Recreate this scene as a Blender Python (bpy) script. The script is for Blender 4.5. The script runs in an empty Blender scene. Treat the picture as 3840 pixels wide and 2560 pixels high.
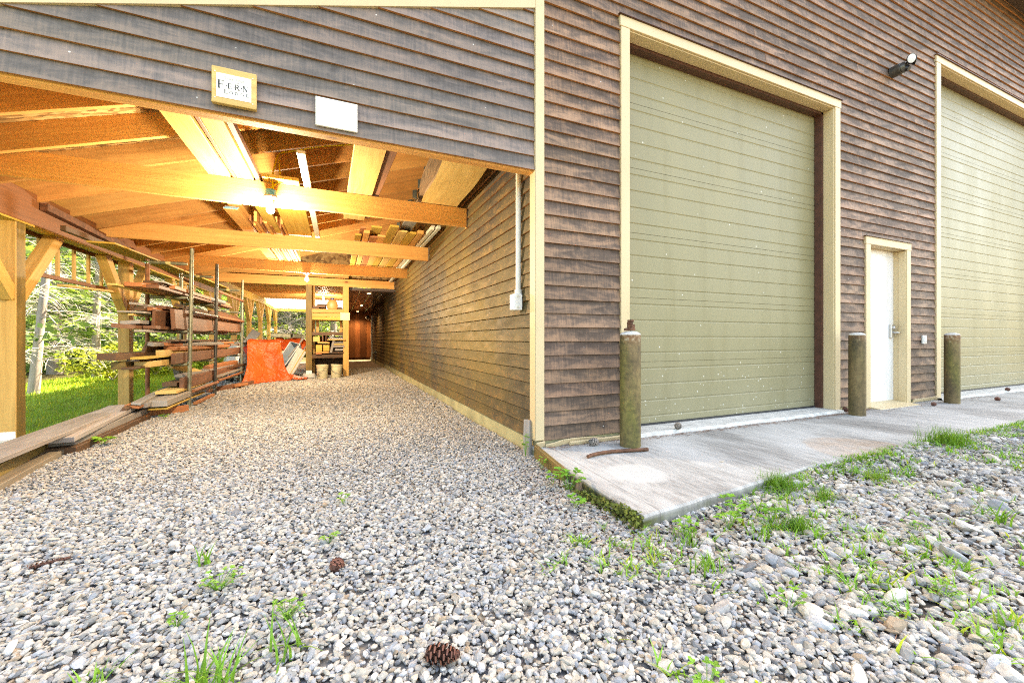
import bpy, bmesh, math, random
import numpy as np
from mathutils import Vector, Matrix
R = math.radians
random.seed(11); rng = np.random.default_rng(5)
scn = bpy.context.scene
col = scn.collection

# ------------------------------------------------------------------ camera
cam_d = bpy.data.cameras.new("Camera"); cam = bpy.data.objects.new("Camera", cam_d); col.objects.link(cam)
cam.location = (-1.586, -3.117, 0.93)
cam.rotation_euler = (R(90), 0, -math.atan2(658, 1520))
cam_d.sensor_width = 36; cam_d.lens = 36*1520/3840; cam_d.shift_y = -10/3840
cam_d.clip_start = 0.05; cam_d.clip_end = 600
scn.camera = cam

# ------------------------------------------------------------------ light
SUN_AZ, SUN_EL = 25.0, 50.0            # azimuth counted from +X towards +Y
sd = Vector((math.cos(R(SUN_AZ))*math.cos(R(SUN_EL)), math.sin(R(SUN_AZ))*math.cos(R(SUN_EL)), math.sin(R(SUN_EL))))
w = bpy.data.worlds.new("World"); scn.world = w; w.use_nodes = True
nt = w.node_tree; nt.nodes.clear()
sky = nt.nodes.new('ShaderNodeTexSky'); sky.sky_type = 'NISHITA'; sky.sun_disc = False
sky.sun_elevation = R(SUN_EL); sky.sun_rotation = R(90-SUN_AZ); sky.air_density = 1.0; sky.dust_density = 2.5; sky.ozone_density = 0.6
bg = nt.nodes.new('ShaderNodeBackground'); bg.inputs[1].default_value = 0.15
wo = nt.nodes.new('ShaderNodeOutputWorld'); nt.links.new(sky.outputs[0], bg.inputs[0]); nt.links.new(bg.outputs[0], wo.inputs[0])
sl = bpy.data.lights.new("Sun", 'SUN'); sl.energy = 5.0; sl.angle = R(0.55); sl.color = (1, .93, .82)
so = bpy.data.objects.new("Sun", sl); col.objects.link(so); so.rotation_euler = (-sd).to_track_quat('-Z', 'Y').to_euler()
vs = scn.view_settings
vs.view_transform = 'Standard'; vs.look = 'None'; vs.gamma = 1; vs.exposure = 3.0
vs.use_white_balance = True; vs.white_balance_temperature = 8200; vs.white_balance_tint = 8
scn.cycles.use_denoising = False; scn.cycles.denoising_prefilter = 'NONE'; scn.cycles.denoising_input_passes = 'RGB_ALBEDO_NORMAL'; scn.cycles.use_adaptive_sampling = False; scn.cycles.filter_width = 1.1
scn.cycles.max_bounces = 12; scn.cycles.diffuse_bounces = 8; scn.cycles.caustics_reflective = False; scn.cycles.caustics_refractive = False
scn.cycles.sample_clamp_indirect = .5; scn.cycles.blur_glossy = 1.0

# ------------------------------------------------------------------ helpers
def tag(o, label=None, cat=None, group=None, kind=None):
    if label: o['label'] = label
    if cat: o['category'] = cat
    if group: o['group'] = group
    if kind: o['kind'] = kind
    return o
def empty(name, loc=(0,0,0), rz=0):
    o = bpy.data.objects.new(name, None); o.location = loc; o.rotation_euler = (0,0,rz); col.objects.link(o); return o

class MB:
    """collects faces with UVs (metres, u along the grain) and a per-piece tint, builds ONE mesh object"""
    def __init__(s): s.v=[]; s.f=[]; s.uv=[]; s.t=[]; s.m=[]
    def face(s, pts, uvs=None, t=(1,1,1), m=0):
        b=len(s.v); s.v+= [tuple(p) for p in pts]; s.f.append(tuple(range(b,b+len(pts))))
        s.uv+= uvs or [(p[0],p[1]) for p in pts]; s.t+=[t]*len(pts); s.m.append(m)
    def beam(s, p0, p1, w, h, up=(0,0,1), t=(1,1,1), m=0, me=None, off=None, w1=None, h1=None):
        p0=Vector(p0); p1=Vector(p1); d=p1-p0; L=d.length; d.normalize()
        sd_=d.cross(Vector(up)); 
        if sd_.length<1e-5: sd_=d.cross(Vector((0,1,0)))
        sd_.normalize(); u=sd_.cross(d).normalized()
        w1=w if w1 is None else w1; h1=h if h1 is None else h1
        c=[p0+sd_*(a*w/2)+u*(b*h/2) for a,b in((-1,-1),(1,-1),(1,1),(-1,1))]
        e=[p1+sd_*(a*w1/2)+u*(b*h1/2) for a,b in((-1,-1),(1,-1),(1,1),(-1,1))]
        ru,rv = (random.uniform(0,40),random.uniform(0,40)) if off is None else off
        acc=rv
        for i in range(4):
            j=(i+1)%4; wd=w if i in(0,2) else h
            s.face([c[i],c[j],e[j],e[i]],[(ru,acc),(ru,acc+wd),(ru+L,acc+wd),(ru+L,acc)],t,m); acc+=wd
        me=m if me is None else me
        s.face(c[::-1],[(ru,rv),(ru+.02,rv),(ru+.02,rv+h),(ru,rv+h)],t,me)
        s.face(e,[(ru,rv),(ru+.02,rv),(ru+.02,rv+h),(ru,rv+h)],t,me)
    def box(s,x0,x1,y0,y1,z0,z1,t=(1,1,1),m=0):
        dx,dy,dz=x1-x0,y1-y0,z1-z0; cx,cy,cz=(x0+x1)/2,(y0+y1)/2,(z0+z1)/2
        if dx>=dy and dx>=dz: s.beam((x0,cy,cz),(x1,cy,cz),dy,dz,(0,0,1),t,m)
        elif dy>=dz: s.beam((cx,y0,cz),(cx,y1,cz),dx,dz,(0,0,1),t,m)
        else: s.beam((cx,cy,z0),(cx,cy,z1),dx,dy,(0,1,0),t,m)
    def tube(s, pts, r, n=10, t=(1,1,1), m=0, caps=True, hollow=0):
        pts=[Vector(p) for p in pts]; k=len(pts); rs=r if isinstance(r,(list,tuple)) else [r]*k
        ru=random.uniform(0,30); rings=[]; d0=(pts[1]-pts[0]).normalized()
        a=d0.orthogonal().normalized(); acc=0; us=[]
        for i in range(k):
            d=(pts[min(i+1,k-1)]-pts[max(i-1,0)]).normalized()
            a=(a-d*a.dot(d)).normalized(); b=d.cross(a)
            if i: acc+=(pts[i]-pts[i-1]).length
            us.append(acc)
            rings.append([pts[i]+(a*math.cos(2*math.pi*j/n)+b*math.sin(2*math.pi*j/n))*rs[i] for j in range(n)])
        base=len(s.v)
        for i in range(k-1):
            for j in range(n):
                j2=(j+1)%n; c=2*math.pi*rs[i]/n
                s.face([rings[i][j],rings[i][j2],rings[i+1][j2],rings[i+1][j]],[(ru+us[i],j*c),(ru+us[i],(j+1)*c),(ru+us[i+1],(j+1)*c),(ru+us[i+1],j*c)],t,m)
        if caps:
            for ring,p,fl in((rings[0],pts[0],1),(rings[-1],pts[-1],0)):
                if hollow:
                    inn=[p+(q-p)*(1-hollow) for q in ring]; dd=(pts[1]-pts[0] if fl else pts[-2]-pts[-1]).normalized()*.12
                    for j in range(n):
                        j2=(j+1)%n
                        s.face([ring[j],inn[j],inn[j2],ring[j2]],None,t,m); s.face([inn[j],inn[j]+dd,inn[j2]+dd,inn[j2]],None,t,m)
                else: s.face(ring[::-1] if fl else ring,None,t,m)
    def lathe(s, prof, c=(0,0,0), n=24, t=(1,1,1), m=0, axis=None):
        c=Vector(c); q=Vector(axis).to_track_quat('Z','Y') if axis is not None else None
        def P(r,z,a):
            v=Vector((r*math.cos(a),r*math.sin(a),z)); return c+(q@v if q else v)
        for (r0,z0),(r1,z1) in zip(prof,prof[1:]):
            for j in range(n):
                a,b=2*math.pi*j/n,2*math.pi*(j+1)/n; rr=max(r0,r1)
                uv=[(z0,rr*a),(z0,rr*b),(z1,rr*b),(z1,rr*a)]
                if r0<1e-6: s.face([P(r0,z0,a),P(r1,z1,b),P(r1,z1,a)],[uv[0],uv[2],uv[3]],t,m)
                elif r1<1e-6: s.face([P(r0,z0,a),P(r0,z0,b),P(r1,z1,a)],uv[:3],t,m)
                else: s.face([P(r0,z0,a),P(r0,z0,b),P(r1,z1,b),P(r1,z1,a)],uv,t,m)
    def build(s, name, mats, parent=None, smooth=False, bevel=0, merge=False, origin=None):
        me=bpy.data.meshes.new(name)
        if origin is not None: s.v=[tuple(Vector(p)-Vector(origin)) for p in s.v]
        me.from_pydata(s.v,[],s.f)
        uv=me.uv_layers.new(name='UVMap'); uv.data.foreach_set('uv',[c for p in s.uv for c in p])
        at=me.color_attributes.new('tint','FLOAT_COLOR','CORNER'); at.data.foreach_set('color',[c for p in s.t for c in (*p,1)])
        if not isinstance(mats,(list,tuple)): mats=[mats]
        for x in mats: me.materials.append(x)
        me.polygons.foreach_set('material_index',s.m)
        if smooth or merge or bevel:
            bm=bmesh.new(); bm.from_mesh(me); bmesh.ops.remove_doubles(bm,verts=bm.verts,dist=1e-5); bm.to_mesh(me); bm.free()
        if smooth:
            me.polygons.foreach_set('use_smooth',[True]*len(me.polygons))
            try: me.set_sharp_from_angle(angle=R(40))
            except Exception: pass
        o=bpy.data.objects.new(name,me); col.objects.link(o)
        if origin is not None: o.location=origin
        if bevel:
            b=o.modifiers.new('bevel','BEVEL'); b.width=bevel; b.segments=1; b.limit_method='ANGLE'; b.angle_limit=R(50)
        if parent: o.parent=parent
        return o
def rt(a=.85,b=1.12,c=.04):
    g=random.uniform(a,b); return (g*random.uniform(1-c,1+c),g,g*random.uniform(1-c,1+c))
def sstep(a,b,x):
    t=np.clip((np.asarray(x,float)-a)/(b-a),0,1); return t*t*(3-2*t)

# ------------------------------------------------------------------ materials
class NT:
    def __init__(s,name):
        s.mat=bpy.data.materials.new(name); s.mat.use_nodes=True; s.t=s.mat.node_tree; s.b=s.t.nodes['Principled BSDF']
    def n(s,ty,**kw):
        x=s.t.nodes.new(ty)
        for k,v in kw.items(): setattr(x,k,v)
        return x
    def l(s,a,b): s.t.links.new(a,b)
    def uv(s): return s.n('ShaderNodeUVMap').outputs[0]
    def obj(s): return s.n('ShaderNodeTexCoord').outputs['Object']
    def geo(s): return s.n('ShaderNodeNewGeometry').outputs['Position']
    def mapp(s,v,sc,loc=(0,0,0)):
        m=s.n('ShaderNodeMapping'); m.inputs['Scale'].default_value=sc; m.inputs['Location'].default_value=loc; s.l(v,m.inputs[0]); return m.outputs[0]
    def noise(s,v,scale=1,detail=4,rough=.55,dist=0):
        x=s.n('ShaderNodeTexNoise'); x.inputs['Scale'].default_value=scale; x.inputs['Detail'].default_value=detail; x.inputs['Roughness'].default_value=rough; x.inputs['Distortion'].default_value=dist; s.l(v,x.inputs['Vector']); return x.outputs['Fac']
    def vor(s,v,scale=1,out='Distance',feature='F1'):
        x=s.n('ShaderNodeTexVoronoi',feature=feature); x.inputs['Scale'].default_value=scale; s.l(v,x.inputs['Vector']); return x.outputs[out]
    def ramp(s,f,stops,interp='LINEAR'):
        r=s.n('ShaderNodeValToRGB'); e=r.color_ramp; e.interpolation=interp
        while len(e.elements)<len(stops): e.elements.new(.5)
        for el,(p,c) in zip(e.elements,stops):
            el.position=p; el.color=(*c,1) if len(c)==3 else c
        s.l(f,r.inputs[0]); return r.outputs[0]
    def mr(s,f,a,b,c=0,d=1):
        r=s.n('ShaderNodeMapRange'); r.clamp=True
        for i,v in enumerate((a,b,c,d)): r.inputs[i+1].default_value=v
        s.l(f,r.inputs[0]); return r.outputs[0]
    def mix(s,f,a,b,mode='MIX'):
        m=s.n('ShaderNodeMix',data_type='RGBA',blend_type=mode)
        for k,v in ((0,f),(6,a),(7,b)):
            if isinstance(v,(int,float)): m.inputs[k].default_value=v
            elif isinstance(v,tuple): m.inputs[k].default_value=(*v,1)
            else: s.l(v,m.inputs[k])
        return m.outputs[2]
    def math(s,op,a,b=0):
        m=s.n('ShaderNodeMath',operation=op)
        for i,v in enumerate((a,b)):
            if isinstance(v,(int,float)): m.inputs[i].default_value=v
            else: s.l(v,m.inputs[i])
        return m.outputs[0]
    def sep(s,v):
        x=s.n('ShaderNodeSeparateXYZ'); s.l(v,x.inputs[0]); return x.outputs
    def tint(s,c):
        a=s.n('ShaderNodeAttribute',attribute_name='tint'); return s.mix(1.0,c,a.outputs['Color'],'MULTIPLY')
    def bump(s,h,st=.2,d=.01):
        b=s.n('ShaderNodeBump'); b.inputs['Strength'].default_value=st; b.inputs['Distance'].default_value=d; s.l(h,b.inputs['Height']); s.l(b.outputs[0],s.b.inputs['Normal'])
    def fin(s,c,rough=.6,metal=0,spec=None):
        if isinstance(c,tuple): s.b.inputs['Base Color'].default_value=(*c,1)
        else: s.l(c,s.b.inputs['Base Color'])
        if isinstance(rough,(int,float)): s.b.inputs['Roughness'].default_value=rough
        else: s.l(rough,s.b.inputs['Roughness'])
        s.b.inputs['Metallic'].default_value=metal
        if spec is not None: s.b.inputs['Specular IOR Level'].default_value=spec
        return s.mat
def M_plain(name,c,rough=.6,metal=0,var=.12,scale=6,spec=None):
    k=NT(name); v=k.obj(); n=k.noise(v,scale,5)
    c1=tuple(x*(1-var) for x in c); c2=tuple(min(1,x*(1+var)) for x in c)
    return k.fin(k.tint(k.ramp(n,[(.3,c1),(.7,c2)])),rough,metal,spec)
def M_wood(name,dark,light,knots=True,rough=.6,grain=1.0,dirt=0,dirtc=(.05,.04,.03),saw=0,bump=.25):
    k=NT(name); v=k.uv()
    warp=k.noise(k.mapp(v,(1.2,5,1)),1,2)
    mv=k.n('ShaderNodeVectorMath',operation='ADD'); k.l(v,mv.inputs[0]); cb=k.n('ShaderNodeCombineXYZ'); k.l(k.math('MULTIPLY',warp,.09),cb.inputs[1]); k.l(cb.outputs[0],mv.inputs[1]); wv=mv.outputs[0]
    g1=k.noise(k.mapp(wv,(.9,26*grain,1)),1,4,.6); g2=k.noise(k.mapp(wv,(5,170*grain,1)),1,2,.6); lo=k.noise(k.mapp(v,(.8,2.2,1)),1,3)
    g=k.math('ADD',k.math('MULTIPLY',g1,.55),k.math('ADD',k.math('MULTIPLY',g2,.22),k.math('MULTIPLY',lo,.35)))
    mid=tuple((a+b)/2 for a,b in zip(dark,light))
    c=k.ramp(g,[(.36,dark),(.54,mid),(.72,light)])
    if saw:
        sw=k.noise(k.mapp(v,(95,3,1)),1,2); c=k.mix(k.mr(sw,.45,.75,0,saw),c,tuple(x*.55 for x in dark))
    if knots:
        kv=k.mapp(wv,(1.0,2.6,1)); d=k.vor(kv,1.5); rc=k.sep(k.vor(kv,1.5,'Color'))[0]
        on=k.math('GREATER_THAN',rc,.55); core=k.math('MULTIPLY',k.mr(d,.045,.085,1,0),on); ring=k.math('MULTIPLY',k.mr(d,.08,.2,.45,0),on)
        c=k.mix(ring,c,tuple(x*.6 for x in dark)); c=k.mix(core,c,(dark[0]*.34,dark[1]*.2,dark[2]*.2))
    if dirt:
        dn=k.noise(k.mapp(v,(1.6,5,1)),1.6,6,.65); c=k.mix(k.mr(dn,.48,.72,0,dirt),c,dirtc)
    k.bump(k.math('ADD',g1,g2),bump,.004)
    return k.fin(k.tint(c),rough,0,.3)

def M_siding(name,old,new,olive=0,scuff=.75,sh=0.):
    # weathered clapboard: dark stain worn away in patches to bare brown wood; v runs up each course
    k=NT(name); v=k.uv(); xyz=k.sep(v)
    ve=k.mapp(v,(48,3.0,1)); st=k.noise(ve,1,5,.75)
    pa=k.noise(k.mapp(v,(2.6,8,1)),1,6,.68,.8); pb=k.noise(k.mapp(v,(7,22,1)),1,4,.6); fine=k.noise(k.mapp(v,(6,150,1)),1,3)
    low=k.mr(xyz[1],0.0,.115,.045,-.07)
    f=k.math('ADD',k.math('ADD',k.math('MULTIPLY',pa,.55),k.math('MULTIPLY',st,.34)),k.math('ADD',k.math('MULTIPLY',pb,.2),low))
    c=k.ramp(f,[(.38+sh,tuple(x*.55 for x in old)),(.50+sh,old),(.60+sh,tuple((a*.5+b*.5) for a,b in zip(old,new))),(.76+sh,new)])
    c=k.mix(k.mr(fine,.35,.7,.16,0),c,tuple(x*.45 for x in old))
    if olive:
        on=k.noise(k.geo(),.55,4); c=k.mix(k.mr(on,.35,.6,.0,olive),c,(.17,.115,.022))
    kv=k.mapp(v,(1.0,3.0,1)); d=k.vor(kv,3.2); rc=k.sep(k.vor(kv,3.2,'Color'))[0]; on=k.math('GREATER_THAN',rc,.72)
    c=k.mix(k.math('MULTIPLY',k.mr(d,.045,.075,.6,0),on),c,tuple(min(1,x*1.25) for x in new))
    c=k.mix(k.math('MULTIPLY',k.mr(d,.012,.03,.7,0),on),c,tuple(x*.5 for x in old))
    d2=k.vor(k.mapp(v,(1,1,1)),14); rc2=k.sep(k.vor(k.mapp(v,(1,1,1)),14,'Color'))[1]
    c=k.mix(k.math('MULTIPLY',k.mr(d2,.05,.085,scuff,0),k.math('GREATER_THAN',rc2,.90)),c,(.75,.72,.68))
    k.bump(k.math('ADD',k.math('MULTIPLY',st,.6),fine),.35,.003)
    return k.fin(k.tint(c),k.mr(pa,.3,.7,.75,.55),0,.3)

m_side_front=M_siding('weathered siding',(.115,.076,.055),(.42,.24,.14))
m_side_gable=M_siding('dark stained siding',(.145,.122,.112),(.33,.235,.185),scuff=.95)
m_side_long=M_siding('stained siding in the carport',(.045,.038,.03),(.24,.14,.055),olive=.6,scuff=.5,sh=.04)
m_lapedge=M_wood('raw board edge',(.26,.10,.035),(.55,.24,.09),False)
m_pine=M_wood('pine lumber',(.56,.25,.07),(.80,.435,.15),saw=.12)
m_pine2=M_wood('rough sawn pine',(.46,.20,.055),(.72,.375,.125),saw=.35,dirt=.35,dirtc=(.14,.075,.02))
m_redbeam=M_wood('reddish timber',(.12,.046,.018),(.27,.105,.04))
m_post=M_wood('treated post',(.40,.215,.055),(.67,.40,.13),False)
m_postgreen=M_wood('weathered and shaded treated post',(.085,.058,.018),(.26,.17,.05),False,dirt=.5)
m_cedar=M_wood('sawn red cedar',(.24,.085,.035),(.48,.20,.085),dirt=.25,dirtc=(.12,.06,.03))
m_dark=M_wood('dark old timber',(.045,.024,.013),(.15,.08,.04),dirt=.4)
m_brown=M_wood('brown slab wood',(.10,.045,.026),(.22,.105,.06),dirt=.35,dirtc=(.07,.05,.035))
m_grey=M_wood('weathered grey plank',(.17,.15,.135),(.36,.33,.30),False,dirt=.3,dirtc=(.11,.085,.065))
m_sap=M_wood('pale sapwood',(.42,.25,.07),(.68,.47,.18),dirt=.25,dirtc=(.22,.14,.05))
m_yel=M_wood('yellow plank',(.36,.2,.03),(.62,.40,.09),False)
m_white_wood=M_plain('white primed wood',(.74,.70,.62),.5,0,.06)
m_bark=M_wood('bark',(.07,.045,.03),(.30,.20,.12),False,grain=.6,bump=.8)
m_osb=NT('oriented strand board'); _v=m_osb.geo(); _c=m_osb.ramp(m_osb.sep(m_osb.vor(m_osb.mapp(_v,(14,38,14)),1,'Color'))[0],[(.1,(.16,.08,.025)),(.5,(.32,.18,.06)),(.9,(.46,.29,.12))]); m_osb=m_osb.fin(_c,.7)
m_ceiling=M_plain('dark metal ceiling panel',(.075,.055,.05),.28,0,.25,1.2)
m_trim=NT('tan trim paint'); _n=m_trim.noise(m_trim.mapp(m_trim.geo(),(1,1,.6)),2.2,5); _c=m_trim.ramp(_n,[(.3,(.52,.40,.225)),(.7,(.59,.46,.275))])
_s=m_trim.noise(m_trim.geo(),38,3); _c=m_trim.mix(m_trim.mr(_s,.68,.76,0,.45),_c,(.25,.18,.08)); m_trim=m_trim.fin(m_trim.tint(_c),.5)
def M_door():
    k=NT('olive steel door'); g=k.geo(); n=k.noise(k.mapp(g,(1.2,1,.35)),1.6,5); c=k.ramp(n,[(.3,(.225,.20,.105)),(.7,(.265,.235,.13))])
    z=k.sep(g)[2]
    d=k.vor(g,22); r=k.sep(k.vor(g,22,'Color')); sp=k.math('MULTIPLY',k.mr(d,.12,.22,1,0),k.math('GREATER_THAN',r[0],k.mr(z,0.0,1.1,.62,.985))); c=k.mix(sp,c,(.62,.6,.52))
    d3=k.vor(g,5.5); r3=k.sep(k.vor(g,5.5,'Color')); c=k.mix(k.math('MULTIPLY',k.mr(d3,.03,.05,.8,0),k.math('GREATER_THAN',r3[1],.55)),c,(.06,.055,.03))
    stn=k.noise(k.mapp(g,(4,1,.5)),1.3,5); c=k.mix(k.mr(stn,.52,.75,0,.45),c,(.17,.145,.06)); dust=k.math('MULTIPLY',k.mr(z,.0,.9,.55,0),k.noise(g,3,5,.7)); c=k.mix(dust,c,(.30,.27,.20))
    k.bump(k.noise(g,160,2),.06,.002)
    return k.fin(c,k.mr(n,.3,.7,.40,.52),0,.35)
m_door=M_door()
m_wstrip=M_plain('brown weatherstrip',(.075,.028,.018),.45,0,.3,14)
m_pdoor=NT('white painted door'); _g=m_pdoor.geo(); _n=m_pdoor.noise(m_pdoor.mapp(_g,(5,1,.8)),1.3,5); _c=m_pdoor.ramp(_n,[(.5,(.76,.75,.74)),(.75,(.60,.56,.50))]); m_pdoor=m_pdoor.fin(_c,.38)
m_rubber=M_plain('black rubber',(.02,.02,.022),.6)
m_steel=M_plain('brushed steel',(.55,.54,.52),.3,.9,.1,20)
m_concf=M_plain('painted foundation',(.33,.30,.16),.8,0,.25,3)
def M_conc():
    k=NT('broomed concrete'); g=k.geo(); gx=k.mapp(g,(1.0,.5,1)); big=k.noise(gx,1.3,6,.6); st=k.noise(k.mapp(g,(16,3.2,1)),1.5,5,.65); fi=k.noise(g,55,4)
    f=k.math('ADD',k.math('MULTIPLY',big,.6),k.math('ADD',k.math('MULTIPLY',st,.36),k.math('MULTIPLY',fi,.08)))
    c=k.ramp(f,[(.38,(.17,.158,.145)),(.47,(.27,.255,.235)),(.55,(.39,.375,.35)),(.68,(.50,.485,.46))])
    X=k.sep(g)
    def spot(cx,cy,rad,cc,am):
        d=k.math('SQRT',k.math('ADD',k.math('POWER',k.math('SUBTRACT',X[0],cx),2),k.math('POWER',k.math('SUBTRACT',X[1],cy),2)))
        d=k.math('ADD',d,k.math('MULTIPLY',k.math('SUBTRACT',k.noise(g,9,3),.5),.07)); return k.mr(d,rad-.03,rad+.02,am,0)
    for cx,cy,rd in((.325,-.87,.20),(.42,-.28,.155)): c=k.mix(spot(cx,cy,rd,0,.8),c,(.52,.50,.46))
    c=k.mix(k.math('MULTIPLY',spot(2.5,-1.2,.45,0,.5),k.noise(g,8,4)),c,(.42,.21,.07))
    m1=k.math('MULTIPLY',k.mr(X[2],-.035,-.012,1,0),k.mr(X[0],-.08,.1,1,.45)); c=k.mix(m1,c,k.ramp(k.noise(g,14,4),[(.35,(.05,.045,.035)),(.6,(.10,.11,.03)),(.75,(.17,.15,.12))]))
    # scored joints along the edges
    for ax,p in((0,.10),(1,-1.14)):
        j=k.math('ABSOLUTE',k.math('SUBTRACT',X[ax] if ax==1 else k.math('SUBTRACT',X[0],k.math('MULTIPLY',X[1],.055)),p)); c=k.mix(k.mr(j,.001,.005,.55 if ax==0 else .3,0),c,(.12,.105,.09) if ax==0 else (.5,.48,.44))
    k.bump(k.math('ADD',st,k.math('MULTIPLY',fi,.6)),.25,.004)
    return k.fin(c,.85,0,.25)
m_conc=M_conc()
m_pale=M_plain('pale concrete',(.52,.50,.46),.9,0,.25,12)
def M_bollard(name,moss,seed):
    k=NT(name); g=k.mapp(k.obj(),(1,1,1),(seed,seed,0)); z=k.sep(k.obj())[2]; n=k.noise(k.mapp(g,(2.2,2.2,.6)),3,6,.65); n2=k.noise(g,26,4,.7)
    c=k.ramp(k.math('ADD',k.math('MULTIPLY',n,.65),k.math('MULTIPLY',n2,.35)),[(.34,(.045,.035,.022)),(.47,(.12,.085,.04)),(.56,(.19,.13,.06)),(.7,(.22,.175,.085))])
    gm=k.noise(k.mapp(g,(3,3,.7)),1.7,5); c=k.mix(k.mr(gm,.48,.70,0,moss*.75),c,k.ramp(n2,[(.35,(.085,.09,.02)),(.65,(.20,.19,.035))]))
    top=k.math('ADD',z,k.math('MULTIPLY',n,.25)); c=k.mix(k.mr(top,1.0,1.12,0,.85),c,k.ramp(n2,[(.38,(.12,.045,.018)),(.52,(.24,.12,.06)),(.66,(.55,.48,.36))]))
    k.bump(n2,.4,.004); return k.fin(c,.75,0,.3)
m_rust=M_plain('rusty iron',(.14,.06,.03),.7,.3,.55,18)
m_rust2=M_plain('rusty tube',(.22,.085,.035),.7,.2,.5,14)
m_galv=M_plain('green grey steel tube',(.22,.215,.15),.45,.45,.35,12)
m_dktube=M_plain('dark steel tube',(.085,.08,.07),.4,.5,.4,16)
m_pipegrey=M_plain('grey plastic pipe',(.18,.185,.185),.4)
m_white=M_plain('white plastic',(.74,.74,.72),.4,0,.04)
m_conduit=M_plain('pale grey conduit',(.60,.60,.56),.45,0,.05)
m_black=M_plain('black metal',(.02,.02,.024),.35,.3)
m_blackm=M_plain('black plastic',(.015,.017,.025),.45)
m_chrome=M_plain('polished steel',(.6,.62,.65),.12,1,.05)
m_alum=M_plain('white aluminium',(.66,.66,.56),.4,.1,.08)
m_galvs=M_plain('galvanised hanger',(.33,.40,.38),.4,.7,.2,20)
m_blue=M_plain('blue plastic box',(.10,.36,.62),.4)
m_porc=M_plain('white porcelain',(.78,.74,.66),.3,0,.03)
m_yellow=M_plain('yellow cable',(.72,.60,.02),.45,0,.06)
m_bucket=M_plain('cream plastic bucket',(.56,.50,.32),.45,0,.15,8)
m_ink=M_plain('black ink',(.03,.028,.025),.7)
m_greyink=M_plain('grey faded ink',(.42,.40,.36),.8)
m_paper=M_plain('white sign panel',(.80,.79,.76),.5,0,.03)
m_jug=M_plain('orange jug',(.78,.26,.09),.45,0,.08)
m_bluecap=M_plain('blue cap',(.02,.05,.16),.4)
m_blue2=M_plain('grey blue tub',(.17,.22,.27),.5,0,.2)
m_redp=M_plain('red plastic',(.55,.05,.03),.4)
m_teal=M_plain('teal tarp',(.12,.19,.17),.5,0,.3)
m_tarp=NT('orange tarp'); _g=m_tarp.obj(); _n=m_tarp.noise(_g,2.5,5); _c=m_tarp.ramp(_n,[(.3,(.52,.062,.012)),(.7,(.70,.11,.022))]); _w=m_tarp.noise(m_tarp.mapp(_g,(1.6,1.6,1),(3,1,0)),2.2,3,.5,1.4); _w2=m_tarp.noise(_g,6,3,.5,1.0); _rg=m_tarp.math('ADD',m_tarp.math('ABSOLUTE',m_tarp.math('SUBTRACT',_w,.5)),m_tarp.math('MULTIPLY',m_tarp.math('ABSOLUTE',m_tarp.math('SUBTRACT',_w2,.5)),.45)); m_tarp.bump(_rg,.8,.12); m_tarp=m_tarp.fin(_c,.45,0,.4)
m_plastic=NT('cloudy plastic sheet'); m_plastic.b.inputs['Transmission Weight'].default_value=.55; m_plastic.bump(m_plastic.noise(m_plastic.obj(),14,4),.6,.02); m_plastic=m_plastic.fin((.72,.74,.72),.25)
def emis(name,c,s):
    k=NT(name); k.b.inputs['Emission Color'].default_value=(*c,1); k.b.inputs['Emission Strength'].default_value=s; return k.fin((.9,.85,.75),.3)
m_bulb=emis('lit bulb',(1,.80,.52),9); m_led=emis('lit recessed lens',(1,.72,.42),6)
m_lens=M_plain('pale lamp lens',(.62,.64,.66),.2,0,.03)
m_trans=NT('translucent roof sheet'); m_trans.b.inputs['Transmission Weight'].default_value=.0
_t=m_trans.n('ShaderNodeBsdfTranslucent'); _t.inputs[0].default_value=(.85,.83,.74,1); _d=m_trans.n('ShaderNodeBsdfDiffuse'); _d.inputs[0].default_value=(.78,.76,.68,1); _m=m_trans.n('ShaderNodeMixShader'); _m.inputs[0].default_value=.55
m_trans.l(_d.outputs[0],_m.inputs[1]); m_trans.l(_t.outputs[0],_m.inputs[2]); m_trans.l(_m.outputs[0],m_trans.t.nodes['Material Output'].inputs[0]); m_trans=m_trans.mat
m_roof=M_plain('brown metal roofing',(.10,.07,.055),.45)
m_moss=M_plain('moss',(.10,.115,.015),.95,0,.5,60)

# ground materials
def M_stone():
    k=NT('gravel stones'); g=k.geo(); n=k.noise(g,60,4,.6); c=k.ramp(n,[(.3,(.72,.72,.72)),(.7,(1.15,1.14,1.12))]); ve=k.noise(k.mapp(g,(40,90,60)),1,3); c=k.mix(k.mr(ve,.62,.7,0,.35),c,(1.4,1.38,1.3))
    k.bump(k.noise(g,120,3),.25,.003); return k.fin(k.tint(c),.8,0,.3)
m_stone=M_stone()
def M_bed():
    k=NT('gravel bed'); g=k.geo(); v=k.mapp(g,(1,1,.3)); r=k.sep(k.vor(v,24,'Color')); d=k.vor(v,24)
    c=k.ramp(r[0],[(.0,(.10,.105,.12)),(.2,(.21,.20,.19)),(.45,(.36,.33,.29)),(.7,(.26,.25,.25)),(1,(.52,.49,.44))],'CONSTANT'); c=k.mix(k.mr(d,.34,.62,0,1),c,(.19,.17,.15))
    X=k.sep(g); so=k.noise(g,1.6,6,.65); right=k.math('MULTIPLY',k.mr(X[0],-.6,.6,0,1),k.mr(X[1],-1.0,-1.25,0,1))
    c=k.mix(k.math('MULTIPLY',k.mr(so,.36,.55,.25,1),right),c,k.ramp(k.noise(g,30,5),[(.35,(.06,.042,.03)),(.65,(.15,.115,.085))]))
    far=k.math('MULTIPLY',k.mr(X[1],11,14,0,.8),k.noise(g,4,4)); c=k.mix(far,c,(.16,.07,.03))
    k.bump(k.mr(d,.1,.6,1,0),.7,.02); return k.fin(c,.9,0,.2)
m_bed=M_bed()
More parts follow.
